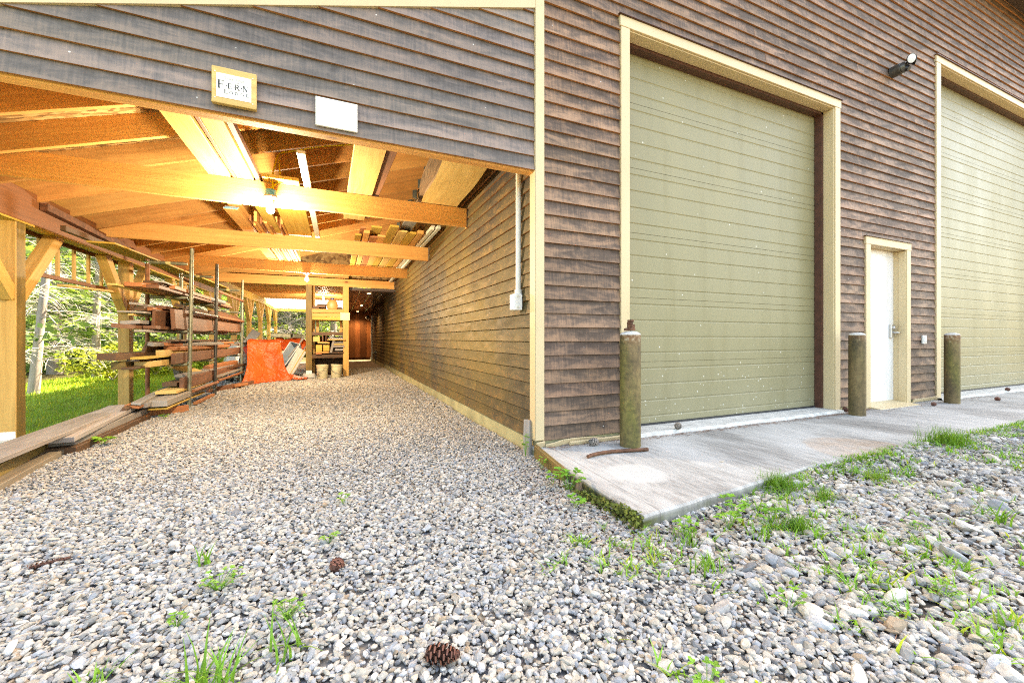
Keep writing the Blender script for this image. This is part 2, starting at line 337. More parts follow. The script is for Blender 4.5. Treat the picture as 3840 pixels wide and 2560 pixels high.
m_soil=NT('forest soil'); _g=m_soil.geo(); _c=m_soil.ramp(m_soil.noise(_g,3.5,7,.65),[(.35,(.035,.03,.014)),(.55,(.075,.065,.03)),(.7,(.12,.10,.05))]); m_soil.bump(m_soil.noise(_g,9,5),.6,.05); m_soil=m_soil.fin(_c,.95,0,.1)
m_lawn=NT('lawn turf'); _g=m_lawn.geo(); _c=m_lawn.ramp(m_lawn.noise(_g,7,6,.65),[(.35,(.12,.14,.03)),(.55,(.17,.25,.035)),(.72,(.26,.30,.06))]); m_lawn.bump(m_lawn.noise(_g,60,4),.7,.03); m_lawn=m_lawn.fin(_c,.9,0,.1)
def M_leaf(name,c1,c2,tr=.35):
    k=NT(name); c=k.tint(k.ramp(k.noise(k.geo(),2.2,4),[(.3,c1),(.7,c2)])); k.l(c,k.b.inputs['Base Color']); k.b.inputs['Roughness'].default_value=.5; k.b.inputs['Specular IOR Level'].default_value=.2
    t=k.n('ShaderNodeBsdfTranslucent'); k.l(k.mix(1.0,c,(1.25,1.2,.6),'MULTIPLY'),t.inputs[0]); m=k.n('ShaderNodeMixShader'); m.inputs[0].default_value=tr; k.l(k.b.outputs[0],m.inputs[1]); k.l(t.outputs[0],m.inputs[2]); k.l(m.outputs[0],k.t.nodes['Material Output'].inputs[0]); return k.mat
m_leaf=M_leaf('conifer needles',(.09,.17,.055),(.20,.28,.085),.5)
m_bush=M_leaf('bush leaves',(.16,.22,.04),(.32,.34,.07),.45)
m_grass=M_leaf('grass blades',(.09,.22,.02),(.18,.31,.035),.3)
m_weed=M_leaf('weed leaves',(.13,.30,.035),(.22,.40,.05),.3)
m_trunk=M_wood('conifer bark',(.16,.13,.11),(.36,.31,.27),False,grain=.35,bump=.9)
m_twig=M_plain('dead twig',(.46,.42,.38),.9,0,.2)
m_cone=M_plain('pine cone scales',(.10,.04,.025),.7,0,.3,40)
m_conegrey=M_plain('grey pine cone scales',(.16,.14,.12),.8,0,.5,60)
m_blueend=M_plain('blue painted end',(.09,.24,.34),.5)
m_yellowtag=M_plain('faded yellow sticker',(.55,.47,.22),.6,0,.2,30)
m_bucketpale=M_plain('faded yellow paper',(.70,.66,.42),.7,0,.12,14)
m_whitewash=M_wood('scuffed white paint',(.34,.31,.26),(.74,.72,.68),False,dirt=.4,dirtc=(.2,.15,.1))
m_needle=M_plain('dry needles',(.20,.09,.045),.9,0,.3,30)
BULB1,BULB2,DOWN=60,60,13

# ------------------------------------------------------------------ ground
def H(x,y):
    x=np.asarray(x,float); y=np.asarray(y,float)
    h=-.085-.004*np.clip(y,0,20)
    rise=sstep(-.3,2.6,x)*sstep(-.6,-1.0,y); h=h*(1-rise)+(-.012)*rise
    lf=sstep(-4.2,-5.3,x); h=h*(1-lf)+(-.27)*lf
    h=h+.012*np.sin(2.1*x+.7*y)*np.cos(1.7*y-.4*x)*(1-sstep(.2,2,x))
    d=np.hypot(x+2,y); h=h+np.clip(d-30,0,70)*.42*sstep(1,6,y)
    return h
def sheet(name,xs,ys,dz,mat,keep=None):
    X,Y=np.meshgrid(xs,ys); Z=H(X,Y)+dz; nx,ny=len(xs),len(ys)
    v=np.stack([X,Y,Z],-1).reshape(-1,3); f=[]
    for j in range(ny-1):
        for i in range(nx-1):
            if keep and not keep((xs[i]+xs[i+1])/2,(ys[j]+ys[j+1])/2): continue
            a=j*nx+i; f.append((a,a+1,a+nx+1,a+nx))
    me=bpy.data.meshes.new(name); me.from_pydata(v.tolist(),[],f); me.materials.append(mat)
    me.polygons.foreach_set('use_smooth',[True]*len(f))
    o=bpy.data.objects.new(name,me); col.objects.link(o); return tag(o,kind='structure')
xs=np.concatenate([np.arange(-160,-16,6),np.arange(-16,16,.5),np.arange(16,161,6)]); ys=np.concatenate([np.arange(-160,-6,6),np.arange(-6,40,.5),np.arange(40,161,6)])
sheet('ground',xs,ys,-.02,m_soil)
sheet('gravel_bed',np.arange(-4.35,14.1,.15),np.arange(-9,18.4,.15),-.006,m_bed,lambda x,y: x<.0 or y<.3)
sheet('lawn',np.arange(-9.1,-4.29,.15),np.arange(-9,22,.15),-.004,m_lawn)
# concrete apron
mb=MB(); P=[(-.02,.25),(-.115,-1.44),(1.6,-1.26),(14,-1.2),(14,.25)]
pts=[]
for i,(a,b) in enumerate(zip(P,P[1:]+P[:1])):
    n=max(1,int(math.dist(a,b)/.12)) if i in(0,1,2) else 1
    for k in range(n):
        t=k/n; j=.006 if 0<i<3 and k else 0
        pts.append((a[0]+(b[0]-a[0])*t+random.uniform(-j,j),a[1]+(b[1]-a[1])*t+random.uniform(-j,j)))
cen=[(p[0]+.012*(1 if p[0]<0 else 0),p[1]+.012*(1 if p[1]<-1 else 0),0) for p in pts]
mb.face(cen)
for i in range(len(pts)):
    j=(i+1)%len(pts); a,b=pts[i],pts[j]
    mb.face([(*a,-.012),(*b,-.012),cen[j],cen[i]]); mb.face([(*a,-.3),(*b,-.3),(*b,-.012),(*a,-.012)])
tag(mb.build('pavement',m_conc),kind='structure')

# ------------------------------------------------------------------ gravel stones
def ico(sub):
    bm=bmesh.new(); bmesh.ops.create_icosphere(bm,subdivisions=sub,radius=1); bm.verts.ensure_lookup_table()
    v=np.array([x.co[:] for x in bm.verts]); f=np.array([[q.index for q in p.verts] for p in bm.faces]); bm.free(); return v,f
def mesh_np(name,V,F,mat,tint,smooth=False):
    me=bpy.data.meshes.new(name); me.vertices.add(len(V)); me.vertices.foreach_set('co',V.astype(np.float32).ravel())
    k=F.shape[1]; me.loops.add(F.size); me.loops.foreach_set('vertex_index',F.astype(np.int32).ravel())
    me.polygons.add(len(F)); me.polygons.foreach_set('loop_start',(np.arange(len(F))*k).astype(np.int32))
    me.polygons.foreach_set('use_smooth',np.full(len(F),smooth))
    at=me.color_attributes.new('tint','FLOAT_COLOR','POINT'); at.data.foreach_set('color',np.concatenate([tint,np.ones((len(tint),1))],1).astype(np.float32).ravel())
    me.materials.append(mat); me.update(calc_edges=True); o=bpy.data.objects.new(name,me); col.objects.link(o); return o
PAL=np.array([(.54,.49,.42),(.46,.41,.34),(.38,.33,.26),(.62,.58,.52),(.35,.345,.335),(.24,.245,.255),(.29,.305,.33),(.135,.142,.155),(.43,.43,.44),(.36,.25,.15),(.48,.42,.33),(.30,.28,.25)])
PW=np.array([.18,.14,.09,.10,.12,.06,.08,.035,.10,.015,.07,.025]); PW/=PW.sum(); PAL=PAL*.8+.2*(PAL*PW[:,None]).sum(0)
def stones(xy,size,base,fl=(.36,.72),sink=.25):
    N=len(xy); bv,bf=base; M=len(bv)
    d=rng.normal(size=(N,9,3)); d/=np.linalg.norm(d,axis=2,keepdims=True); c=rng.uniform(.50,.95,(N,9))
    dot=np.einsum('mk,njk->nmj',bv,d); r=np.min(np.where(dot>.15,c[:,None,:]/np.maximum(dot,.15),2),axis=2); r=np.minimum(r,1.05)
    v=bv[None]*r[...,None]; s=np.stack([size*rng.uniform(.9,1.25,N),size*rng.uniform(.6,.95,N),size*rng.uniform(*fl,N)],1); v=v*s[:,None,:]
    ang=rng.uniform(0,2*np.pi,N); ti=rng.normal(0,.22,(N,2)); ca,sa=np.cos(ang)[:,None],np.sin(ang)[:,None]
    z=v[...,2]+v[...,0]*ti[:,:1]+v[...,1]*ti[:,1:]; x=v[...,0]*ca-v[...,1]*sa; y=v[...,0]*sa+v[...,1]*ca
    h=H(xy[:,0],xy[:,1])+s[:,2]*sink+rng.uniform(-.002,.012,N)
    V=np.stack([x+xy[:,:1],y+xy[:,1:],z+h[:,None]],-1).reshape(-1,3)
    F=(bf[None]+np.arange(N)[:,None,None]*M).reshape(-1,3)
    tc=PAL[rng.choice(len(PAL),N,p=PW)]*rng.uniform(.72,1.04,(N,1)); return V,F,np.repeat(tc,M,0)
def gravel():
    out=[]; off=0
    cx,cy=-1.586,-3.117; th=math.atan2(658,1520)
    pts=np.stack([rng.uniform(-4.75,9,1400000),rng.uniform(-2.9,12.5,1400000)],1)     # 2460 per m2
    x,y=pts.T; dz=(x-cx)*math.sin(th)+(y-cy)*math.cos(th); du=(x-cx)*math.cos(th)-(y-cy)*math.sin(th)
    ok=(dz>.55)&(np.abs(du)<dz*1.45+.5)
    ok&=~((x>-.03-.05*np.clip(-y,0,2))&(y>-1.27-.14*np.clip((1.6-x)/1.7,0,1)))          # apron and barn
    ok&=(x>-4.45)|(y<2.2)
    rgt=sstep(-.6,.5,x)*sstep(-1.0,-1.35,y)
    keep=np.where(rgt>.5,.68,.92)*np.where(dz>6,.34,1.)*np.where(y>9,.7,1)
    nz=np.sin(3.1*x+1.2)*np.sin(2.7*y-.5)+.6*np.sin(7.3*x-2*y); keep*=np.where((rgt>.5)&(nz>.25),.62,1)
    ok&=rng.uniform(size=len(x))<keep
    pts=pts[ok]; dz=dz[ok]; rgt=rgt[ok]; n=len(pts)
    size=np.where(rgt>.5,.0126*np.exp(rng.normal(0,.42,n)),.0108*np.exp(rng.normal(0,.30,n)))*np.where(dz>6,1.5,1)
    near=dz<2.6
    for m,b in((near,ico(2)),(~near,ico(1))):
        V,F,T=stones(pts[m],size[m],b); out.append((V,F+off,T)); off+=len(V)
    o=mesh_np('gravel',np.concatenate([a[0] for a in out]),np.concatenate([a[1] for a in out]),m_stone,np.concatenate([a[2] for a in out]))
    tag(o,'loose grey and cream crushed gravel covering the drive','gravel',kind='stuff')
gravel()
def rock(x,y,s,c,label,fl=(.4,.55)):
    V,F,T=stones(np.array([[x,y]]),np.array([s]),ico(3),fl,.35); T[:]=c
    V=V-np.array([x,y,0]); o=mesh_np('rock',V,F,m_stone,T,False); o.location=(x,y,0); return tag(o,label,'rock','larger stones lying in the gravel')

# ------------------------------------------------------------------ barn
EXPO=.122
def claps(mb,O,ud,nd,iv,z0,z1,lmin=1.6,lmax=4.6,wob=.002):
    O=Vector(O); ud=Vector(ud); nd=Vector(nd); k=0; z=z0
    def P(u,z,n): return O+ud*u+nd*n+Vector((0,0,z))
    flip=ud.cross(Vector((0,0,1))).dot(nd)<0
    while z<z1:
        for a,b in iv(z,z+EXPO):
            u=a
            while u<b-.02:
                e=min(b,u+random.uniform(lmin,lmax)); 
                if b-e<.5: e=b
                t=rt(.82,1.15,.03); ru=random.uniform(0,60)
                zj=[random.uniform(-wob,wob) for _ in range(2)]; nj=random.uniform(-.002,.003)
                u1=e-(.004 if e<b else 0)
                A=P(u,z+zj[0],.025+nj); B=P(u1,z+zj[1],.025+nj); C=P(u1,z+EXPO+.012,.005); D=P(u,z+EXPO+.012,.005)
                A2=P(u,z+zj[0]+.001,.008); B2=P(u1,z+zj[1]+.001,.008); L=u1-u
                q=[A,B,C,D]; uvq=[(ru,0),(ru+L,0),(ru+L,EXPO+.012),(ru,EXPO+.012)]
                lo=[A2,B2,B,A]; el=[A2,A,D]; er=[B,B2,C]
                if flip: q=q[::-1]; uvq=uvq[::-1]; lo=lo[::-1]; el=el[::-1]; er=er[::-1]
                mb.face(q,uvq,t,0); mb.face(lo,[(ru,0),(ru+L,0),(ru+L,.015),(ru,.015)],t,1)
                mb.face(el,None,t,1); mb.face(er,None,t,1); u=e
        z+=EXPO
def cut(a,b,holes):
    segs=[(a,b)]
    for h0,h1 in holes: segs=[s for x,y in segs for s in((x,min(y,h0)),(max(x,h1),y)) if s[1]-s[0]>.03]
    return segs
barn=empty('barn'); tag(barn,'tall brown clapboard barn with tan trimmed doors on a concrete apron','barn')
OPEN=[(.90,4.28,3.93),(4.93,5.985,2.26),(6.80,11.78,5.19)]
mb=MB(); claps(mb,(0,0,0),(1,0,0),(0,-1,0),lambda z,z2: cut(.045,14,[(a,b) for a,b,t in OPEN if z<t-.02]),.055,7.0); mb.build('front_siding',[m_side_front,m_lapedge],barn)
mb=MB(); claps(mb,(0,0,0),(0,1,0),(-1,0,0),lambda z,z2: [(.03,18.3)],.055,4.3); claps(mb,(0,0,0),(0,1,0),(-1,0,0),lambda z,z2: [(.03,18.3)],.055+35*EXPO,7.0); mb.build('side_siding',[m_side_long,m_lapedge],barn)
mb=MB(); mb.box(.03,14,.32,.42,-.1,7.0); mb.box(.03,.13,.02,18.2,.0,7.0); mb.box(13.9,14,.4,18.2,0,7); mb.box(.13,13.9,18.1,18.2,0,7); mb.build('sheathing',m_dark,barn)
mb=MB(); mb.box(-.004,.03,.0,18.3,-.35,.052); mb.box(.0,.9,-.006,.1,-.2,.045); mb.box(4.3,4.93,-.006,.1,-.1,.045); mb.box(5.98,6.8,-.006,.1,-.1,.045); mb.build('foundation',m_concf,barn)
mb=MB()
for a,b in((-.06,8.5),(18.5,8.5)):     # two roof slopes
    s=.3 if a<0 else -.3
    mb.beam(((7,a-(.5 if a<0 else -.5),6.95-.15)),((7,9.2,6.95+2.7)),15.2,.14,(0,0,1))
mb.build('roof',m_roof,barn)
mb=MB()
for (x0,x1) in ((.0,14),): 
    mb.face([(-.3,0,7.0),(14,0,7.0),(14,-.46,6.94),(-.3,-.46,6.94)]); mb.box(-.3,14,-.5,-.46,6.86,7.05)
mb.build('soffit',m_pine,barn)
for xx in (.04,13.9):
    mb=MB(); mb.face([(xx,0,7),(xx,18.3,7),(xx,9.2,9.65)]); mb.build('gable',m_dark,barn)
mb=MB(); mb.box(-.034,.052,-.036,-.004,.06,7.0); mb.box(-.036,-.006,-.034,.075,.058,7.0); mb.build('corner_board',m_trim,barn,bevel=.004)
# small warped skirting strip under the front boards
mb=MB(); prev=None
for i in range(9):
    x=.06+i*.082; z=.015+.022*math.sin(i*.5)-.01*(i<2)
    if prev: mb.beam(prev,(x,-.045-.012*math.sin(i*.7),z),.012,.045,(0,-.4,1))
    prev=(x,-.045-.012*math.sin(i*.7),z)
mb.build('skirting_strip',m_trim,barn)
for a,b,c,d in(((-.02,-.03,.02),(.055,-.035,.03),.015,.05),((.28,-.075,.018),(.9,-.075,.022),.02,.03),((6.05,-.05,.035),(6.7,-.06,.05),.012,.045)):
    mb=MB(); mb.beam(a,b,c,d,(0,-.4,1)); mb.build('skirting_strip',m_trim,barn)

def door_profile(z0,z1,seam):
    pr=[]; z=z1
    zs=[(z0,'e')]
    k=seam
    while k>z0+.02:
        zs.append((k,'s')); k-=.66
    k=seam+.66
    while k>z0:
        for fr in(.106,.353,.612,.859): zs.append((k-.66*fr,'g'))
        k-=.66
    ev=sorted([e for e in zs if z0+.015<e[0]<z1-.02],key=lambda e:-e[0])
    pr=[(z1,0)]
    for z,t in ev:
        if t=='s': pr+=[(z+.0020,0),(z+.0018,.010),(z-.0018,.010),(z-.0020,0)]
        else: pr+=[(z+.012,0),(z+.003,.0055),(z-.003,.0055),(z-.011,0)]
    pr.append((z0,0)); return pr
def big_door(x0,x1,z0,z1,seam,xo0,xo1,zo,par):
    o=MB(); y=.19; pr=door_profile(z0,z1,seam)
    for (za,ya),(zb,yb) in zip(pr,pr[1:]): o.face([(x0,y+yb,zb),(x1,y+yb,zb),(x1,y+ya,za),(x0,y+ya,za)])
    d=o.build('overhead_door',m_door,par)
    s=MB(); s.box(x0,x1,y-.012,y+.02,z0-.022,z0); s.build('bottom_seal',m_rubber,d)
    s=MB(); s.box(x0,x0+.045,.10,.185,z0-.02,z1+.02); s.box(x1-.045,x1,.10,.185,z0-.02,z1+.02); s.box(x0,x1,.10,.185,z1-.03,z1+.012); s.build('weatherstrip',m_wstrip,d)
    f=MB(); yo=-.036
    f.box(xo0,x0,yo,.0,.0,z1+.012); f.box(x1,xo1,yo,.0,.0,z1+.012); f.box(xo0-.012,xo1+.012,yo-.004,.0,z1+.012,zo)
    f.box(x0-.02,x0,.001,.30,.0,z1+.012); f.box(x1,x1+.02,.001,.30,.0,z1+.012); f.box(x0-.02,x1+.02,.001,.30,z1+.013,z1+.035)
    f.box(x0-.001,x0+.012,-.02,.10,.0,z1); f.box(x1-.012,x1+.001,-.02,.10,.0,z1); f.box(x0,x1,-.02,.10,z1,z1+.011)
    fr=f.build('door_frame',m_trim,par,bevel=.003)
    c=MB(); c.box(xo0-.03,xo1+.03,yo-.022,.0,zo+.001,zo+.007); c.build('drip_cap',m_wstrip,fr)
    return d
big_door(.967,4.21,.055,3.854,3.332,.865,4.316,3.966,barn)
big_door(6.90,11.7,.055,5.118,4.652,6.765,11.82,5.229,barn)
for x0,x1 in((.90,4.27),(6.78,11.8)):
    mb=MB(); n=60
    for i in range(n):
        a=x0+(x1-x0)*i/n; b=x0+(x1-x0)*(i+1)/n; ya,yb=[-.105+.012*math.sin(q*5+1)+.008*math.sin(q*17) for q in(a,b)]
        mb.face([(a,ya+.02,.034),(b,yb+.02,.034),(b,.2,.034),(a,.2,.034)]); mb.face([(a,ya,.0),(b,yb,.0),(b,yb+.02,.034),(a,ya+.02,.034)])
    mb.build('door_sill',m_pale,barn)
d=MB(); d.box(5.0,5.92,.12,.16,.035,2.2); pd=d.build('entry_door',m_pdoor,barn,bevel=.003)
h=MB(); h.box(5.795,5.865,.085,.119,.945,1.135); h.tube([(5.835,.09,1.02),(5.835,.045,1.02),(5.87,.035,1.02),(5.95,.04,1.018)],.011,8); h.lathe([(0,0),(.024,0),(.024,-.03),(0,-.03)],(5.83,.088,1.09),14,axis=(0,1,0)); h.build('handle',m_steel,pd,bevel=.004)
f=MB(); f.box(4.895,5.0,-.036,0,.0,2.2); f.box(5.92,6.02,-.036,0,.0,2.2); f.box(4.885,6.03,-.04,0,2.2,2.3); f.box(4.98,5.0,.001,.17,.0,2.2); f.box(5.92,5.94,.001,.17,0,2.2); f.box(4.98,5.94,.001,.17,2.2,2.22)
f.box(5.0,5.012,-.02,.06,0,2.19); f.box(5.908,5.921,-.02,.06,0,2.19); fr=f.build('door_frame',m_trim,barn,bevel=.003)
c=MB(); c.box(4.865,6.05,-.058,0,2.301,2.307); c.build('drip_cap',m_wstrip,fr)
mb=MB(); mb.face([(4.95,-.16,.006),(5.97,-.16,.006),(5.97,.12,.04),(4.95,.12,.04)]); mb.face([(4.95,-.165,0),(5.97,-.165,0),(5.97,-.16,.006),(4.95,-.16,.006)]); mb.face([(5.97,-.16,.006),(5.97,-.16,0),(5.97,.12,0),(5.97,.12,.04)]); mb.face([(4.95,-.16,0),(4.95,-.16,.006),(4.95,.12,.04),(4.95,.12,0)]); mb.build('door_sill',m_trim,barn)

# ------------------------------------------------------------------ carport
cp=empty('carport',(0,0,0)); tag(cp,'open timber lean-to carport with exposed rafters along the barn side','carport')
SL=.315; XB=-4.69
def RZ(x): return 2.45+SL*(x+4.62)       # underside of the rafters
def rake(x): return 3.76+SL*x
mb=MB(); claps(mb,(-5.4,0,0),(1,0,0),(0,-1,0),lambda z,z2:[(max(0,(z-3.76)/SL+5.4),5.4-.04)],2.366,3.80,2.2,4.8); mb.build('gable_siding',[m_side_gable,m_lapedge],cp)
mb=MB(); a,b=(-5.5,-.016,rake(-5.5)+.12),(-.035,-.016,rake(-.035)+.12); mb.beam(a,b,.034,.24,(0,0,1)); mb.build('rake_trim',m_trim,cp)
mb=MB(); mb.beam((-5.3,.045,2.47),(-.03,.045,2.47),.085,.225); mb.build('header_beam',m_pine,cp,bevel=.004)
mb=MB(); mb.face([(-5.3,.02,2.36),(-.03,.02,2.36),(-.03,.02,rake(0)+.2),(-4.5,.02,2.6)]); mb.build('gable_sheathing',m_osb,cp)
ry=[.10+.6*k for k in range(16)]
for i,y in enumerate(ry):
    mb=MB(); t=rt(.85,1.12); mb.beam((-5.15,y,RZ(-5.15)+.117),(-.03,y+random.uniform(-.02,.02),RZ(-.03)+.117),.045,.235,(0,0,1),t); mb.build('rafter',m_pine2 if i%3 else m_pine,cp,bevel=.003)
for i,y in enumerate(ry[4:14]):
    mb=MB(); z=RZ(-.06); mb.box(-.13,-.045,y-.03,y-.025,z-.01,z+.2); mb.box(-.13,-.045,y+.025,y+.03,z-.01,z+.2); mb.box(-.13,-.045,y-.025,y+.025,z-.012,z-.006); mb.build('joist_hanger',m_galvs,cp)
mb=MB(); mb.face([(-5.5,-.1,RZ(-5.5)+.24),(-.03,-.1,RZ(-.03)+.24),(-.03,9.75,RZ(-.03)+.24),(-5.5,9.75,RZ(-5.5)+.24)][::-1]); rf=mb.build('roof_deck',m_osb,cp)
mb=MB(); mb.beam((-5.6,4.8,RZ(-5.6)+.30),(-.03,4.8,RZ(-.03)+.30),9.9,.05); mb.build('roofing',m_roof,rf)
mb=MB(); mb.face([(-5.1,9.73,RZ(-5.1)),(-.03,9.73,3.1),(-.03,9.73,RZ(0)+.24),(-5.1,9.73,RZ(-5.1)+.24)]); mb.face([(-4.6,9.71,2.62),(-.03,9.71,2.62),(-.03,9.71,3.3),(-4.6,9.71,2.7)]); mb.build('back_gable_panel',m_osb,cp)
for y,hh,th in((1.965,.245,.045),(4.365,.235,.045),(6.765,.225,.045),(9.12,.22,.045)):
    mb=MB(); n=14
    for k in range(n):
        xa=-4.75+(4.71)*k/n; xb=-4.75+4.71*(k+1)/n
        wv=lambda x: .018*math.sin(1.3*x+y)+(.025*math.exp(-((x+1.6)/.35)**2) if y<3 else 0)
        za,zb=wv(xa),wv(xb); t=(1,1,1)
        mb.v; lo0,lo1=2.37+za*.6,2.37+zb*.6; hi0,hi1=2.37+hh,2.37+hh
        hi0=min(hi0,RZ(xa)+.2); hi1=min(hi1,RZ(xb)+.2)
        u0=xa+y*7; u1=xb+y*7; v0=y
        mb.face([(xa,y-th/2,lo0),(xb,y-th/2,lo1),(xb,y-th/2,hi1),(xa,y-th/2,hi0)],[(u0,v0),(u1,v0),(u1,v0+hh),(u0,v0+hh)])
        mb.face([(xb,y+th/2,lo1),(xa,y+th/2,lo0),(xa,y+th/2,hi0),(xb,y+th/2,hi1)],[(u1,v0+1),(u0,v0+1),(u0,v0+1+hh),(u1,v0+1+hh)])
        mb.face([(xa,y+th/2,lo0),(xb,y+th/2,lo1),(xb,y-th/2,lo1),(xa,y-th/2,lo0)],[(u0,v0+2),(u1,v0+2),(u1,v0+2.05),(u0,v0+2.05)])
        mb.face([(xa,y-th/2,hi0),(xb,y-th/2,hi1),(xb,y+th/2,hi1),(xa,y+th/2,hi0)],[(u0,v0+3),(u1,v0+3),(u1,v0+3.05),(u0,v0+3.05)])
    mb.face([(-.04,y-th/2,2.37),(-.04,y+th/2,2.37),(-.04,y+th/2,2.37+hh),(-.04,y-th/2,2.37+hh)],[(0,0),(.01,0),(.01,hh),(0,hh)])
    mb.build('tie_beam',m_pine,cp)
mb=MB(); mb.beam((XB,-.1,2.345),(XB,10.1,2.345),.14,.35); mb.build('eave_beam',m_redbeam,cp,bevel=.005)
mb=MB(); mb.beam((XB,10.1,2.47),(XB,18.9,2.66),.15,.27); mb.build('rear_eave_beam',m_yel,cp,bevel=.005)
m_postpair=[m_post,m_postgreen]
PY=[-.02,2.86,5.37,7.95,10.4,12.9,15.4,17.95,20.4,22.9]
for i,y in enumerate(PY):
    top=2.17 if y<10 else 2.34+.0216*(y-10.1); top=min(top,2.52); zb=-.11 if i==1 else -.14
    mb=MB(); mb.beam((XB-.02,y,zb),(XB-.02,y,top),.145,.145,(0,1,0)); mb.m=[1 if i==1 and sum(mb.v[q][0] for q in fc)/4>XB+.04 else 0 for fc in mb.f]; ps=mb.build('post',m_postpair,cp,bevel=.005)  # first post's inner face: carport shade and stain painted in as darker wood
    if i==1:
        mb=MB(); mb.box(XB-.09,XB+.05,y-.078,y-.0735,-.12,-.03); mb.build('base_plate',m_white,cp)
    for s in(-1,1):
        if y+s*.9>23.5: continue
        mb=MB(); mb.beam((XB-.02,y+s*.05,top-.80),(XB-.02,y+s*.72,top+.0),.13,.12,(1,0,0)); mb.build('knee_brace',m_post,cp,bevel=.004)
    g=float(H(XB,y)); mb=MB(); mb.lathe([(0,zb+.0),(.15,zb-.002),(.16,g-.25),(0,g-.25)],(XB-.02,y,0),16); mb.build('footing',m_pale,cp,smooth=True)
# rear section: flat joists and a sheet of corrugated roofing beyond
yj=9.45; k=0
while yj<18.4:
    z=2.66+.012*(yj-9.4); mb=MB(); mb.beam((XB-.05,yj,z+.08),(-1.27,yj,z+.08),.045,.16,(0,0,1),rt(.85,1.15)); mb.build('rear_joist',m_pine2 if k%2 else m_pine,cp); yj+=.32; k+=1
mb=MB(); mb.face([(XB-.3,9.3,2.84),(-1.27,9.3,2.84),(-1.27,18.6,2.95),(XB-.3,18.6,2.95)][::-1]); dk=mb.build('rear_deck',m_pine2,cp)
mb=MB(); mb.beam((-3,9.2,2.88),(-3,18.65,2.99),4.0,.04); mb.build('roofing',m_roof,dk)
mb=MB(); n=84
for i in range(n):
    a=-5.0+3.9*i/n; b=-5.0+3.9*(i+1)/n; za,zb=[.022*(1 if (q//.055)%2 else 0) for q in(a,b)]
    mb.face([(a,18.3,2.80+za),(b,18.3,2.80+zb),(b,23.4,2.66+zb),(a,23.4,2.66+za)])
mb.build('corrugated_sheet',m_trans,cp)
mb=MB(); mb.beam((XB,18.9,2.58),(XB,23.4,2.52),.1,.14); mb.beam((XB,23.2,2.56),(-1.1,23.2,2.56),.09,.14); mb.build('sheet_rail',m_yel,cp)
# passage: ceiling panels, partition, end wall
mb=MB()
for i in range(4):
    x0=-1.27+.317*i; mb.face([(x0,9.22,2.325),(x0+.314,9.22,2.325),(x0+.314,18.2,2.22),(x0,18.2,2.22)][::-1]); mb.box(x0+.3142,x0+.3168,9.22,18.2,2.27,2.276)
mb.box(-1.27,-.04,9.2,9.215,2.30,2.37); mb.build('passage_ceiling',m_ceiling,cp)
mb=MB()
for k in range(30): mb.box(-1.30,-1.275,9.6+k*.29,9.6+k*.29+.285,-.15,2.3,rt())
mb.build('partition',m_brown,cp)
mb=MB(); ed=[-1.27,-1.02,-.76,-.52,-.26,-.03]
for i in range(5):
    a,b=ed[i],ed[i+1]; y=18.14-.025*(i%2); n=12; t=rt(.6,1.5); ru=random.uniform(0,20)
    off=lambda z,s: s*.018*math.sin(z*2.3+i*2)+s*.01*math.sin(z*7+i)
    for k in range(n):
        z0=.02+2.22*k/n; z1=.02+2.22*(k+1)/n
        p=[(a-.02+off(z0,i%2),y,z0),(b+.02+off(z0,1-i%2),y,z0),(b+.02+off(z1,1-i%2),y,z1),(a-.02+off(z1,i%2),y,z1)]
        mb.face(p,[(ru+z0,0),(ru+z0,.3),(ru+z1,.3),(ru+z1,0)],t)
        mb.face([p[1],(p[1][0],y+.03,z0),(p[2][0],y+.03,z1),p[2]],None,(.5,.5,.5)); mb.face([(p[0][0],y+.03,z0),p[0],p[3],(p[3][0],y+.03,z1)],None,(.5,.5,.5))
mb.box(-1.27,-.03,18.15,18.19,-.1,.16,(.5,.5,.5)); mb.build('end_wall',m_cedar,cp)

# front post corner in the frame and other small carport parts
mb=MB(); mb.beam((XB+.02,-.3,2.16),(XB+.02,9.9,2.16),.1,.02); mb.build('soffit_strip',m_yel,cp)

# ------------------------------------------------------------------ lamps and fittings
def light(name,loc,e,r=.035,c=(1,.88,.72),spot=None,parent=None):
    l=bpy.data.lights.new(name,'SPOT' if spot else 'POINT'); l.energy=e; l.color=c; l.shadow_soft_size=r
    if spot: l.spot_size=R(spot); l.spot_blend=.6
    o=bpy.data.objects.new(name,l); col.objects.link(o); o.location=loc
    if parent: o.parent=parent
    return o
def bulb_lamp(x,y,z,label,box=True,e=60,lo=(0,0,-.21)):
    r=empty('bulb_lamp',(x,y,z)); tag(r,label,'lamp','bare bulb lamps')
    if box:
        m=MB(); m.lathe([(0,.115),(.05,.115),(.055,.06),(.055,.052),(0,.052)],n=16); m.beam((-.085,0,.055),(.085,0,.055),.03,.008); m.build('junction_box',m_blue,r,bevel=.002)
    m=MB(); m.lathe([(0,.05),(.062,.05),(.066,.03),(.05,.018),(.028,.012),(.024,-.03),(0,-.03)],n=20); m.build('lamp_holder',m_porc,r,smooth=True)
    m=MB(); m.lathe([(.014,-.03),(.018,-.045),(.036,-.075),(.04,-.1),(.03,-.128),(.012,-.138),(0,-.139)],n=20); m.build('bulb',m_bulb,r,smooth=True)
    light('bulb_light',lo,e,.06,parent=r)
bulb_lamp(-2.232,1.87,2.40,'lit bare bulb under a blue box on the front tie beam',True,BULB1,(0,-.05,-.27))
bulb_lamp(-2.18,6.765,2.318,'lit bare bulb in white holder under the third tie beam',False,BULB2)
bulb_lamp(-2.08,14.95,2.66,'small lit bulb seen through the rack above the orange jug',False,BULB2*.7)
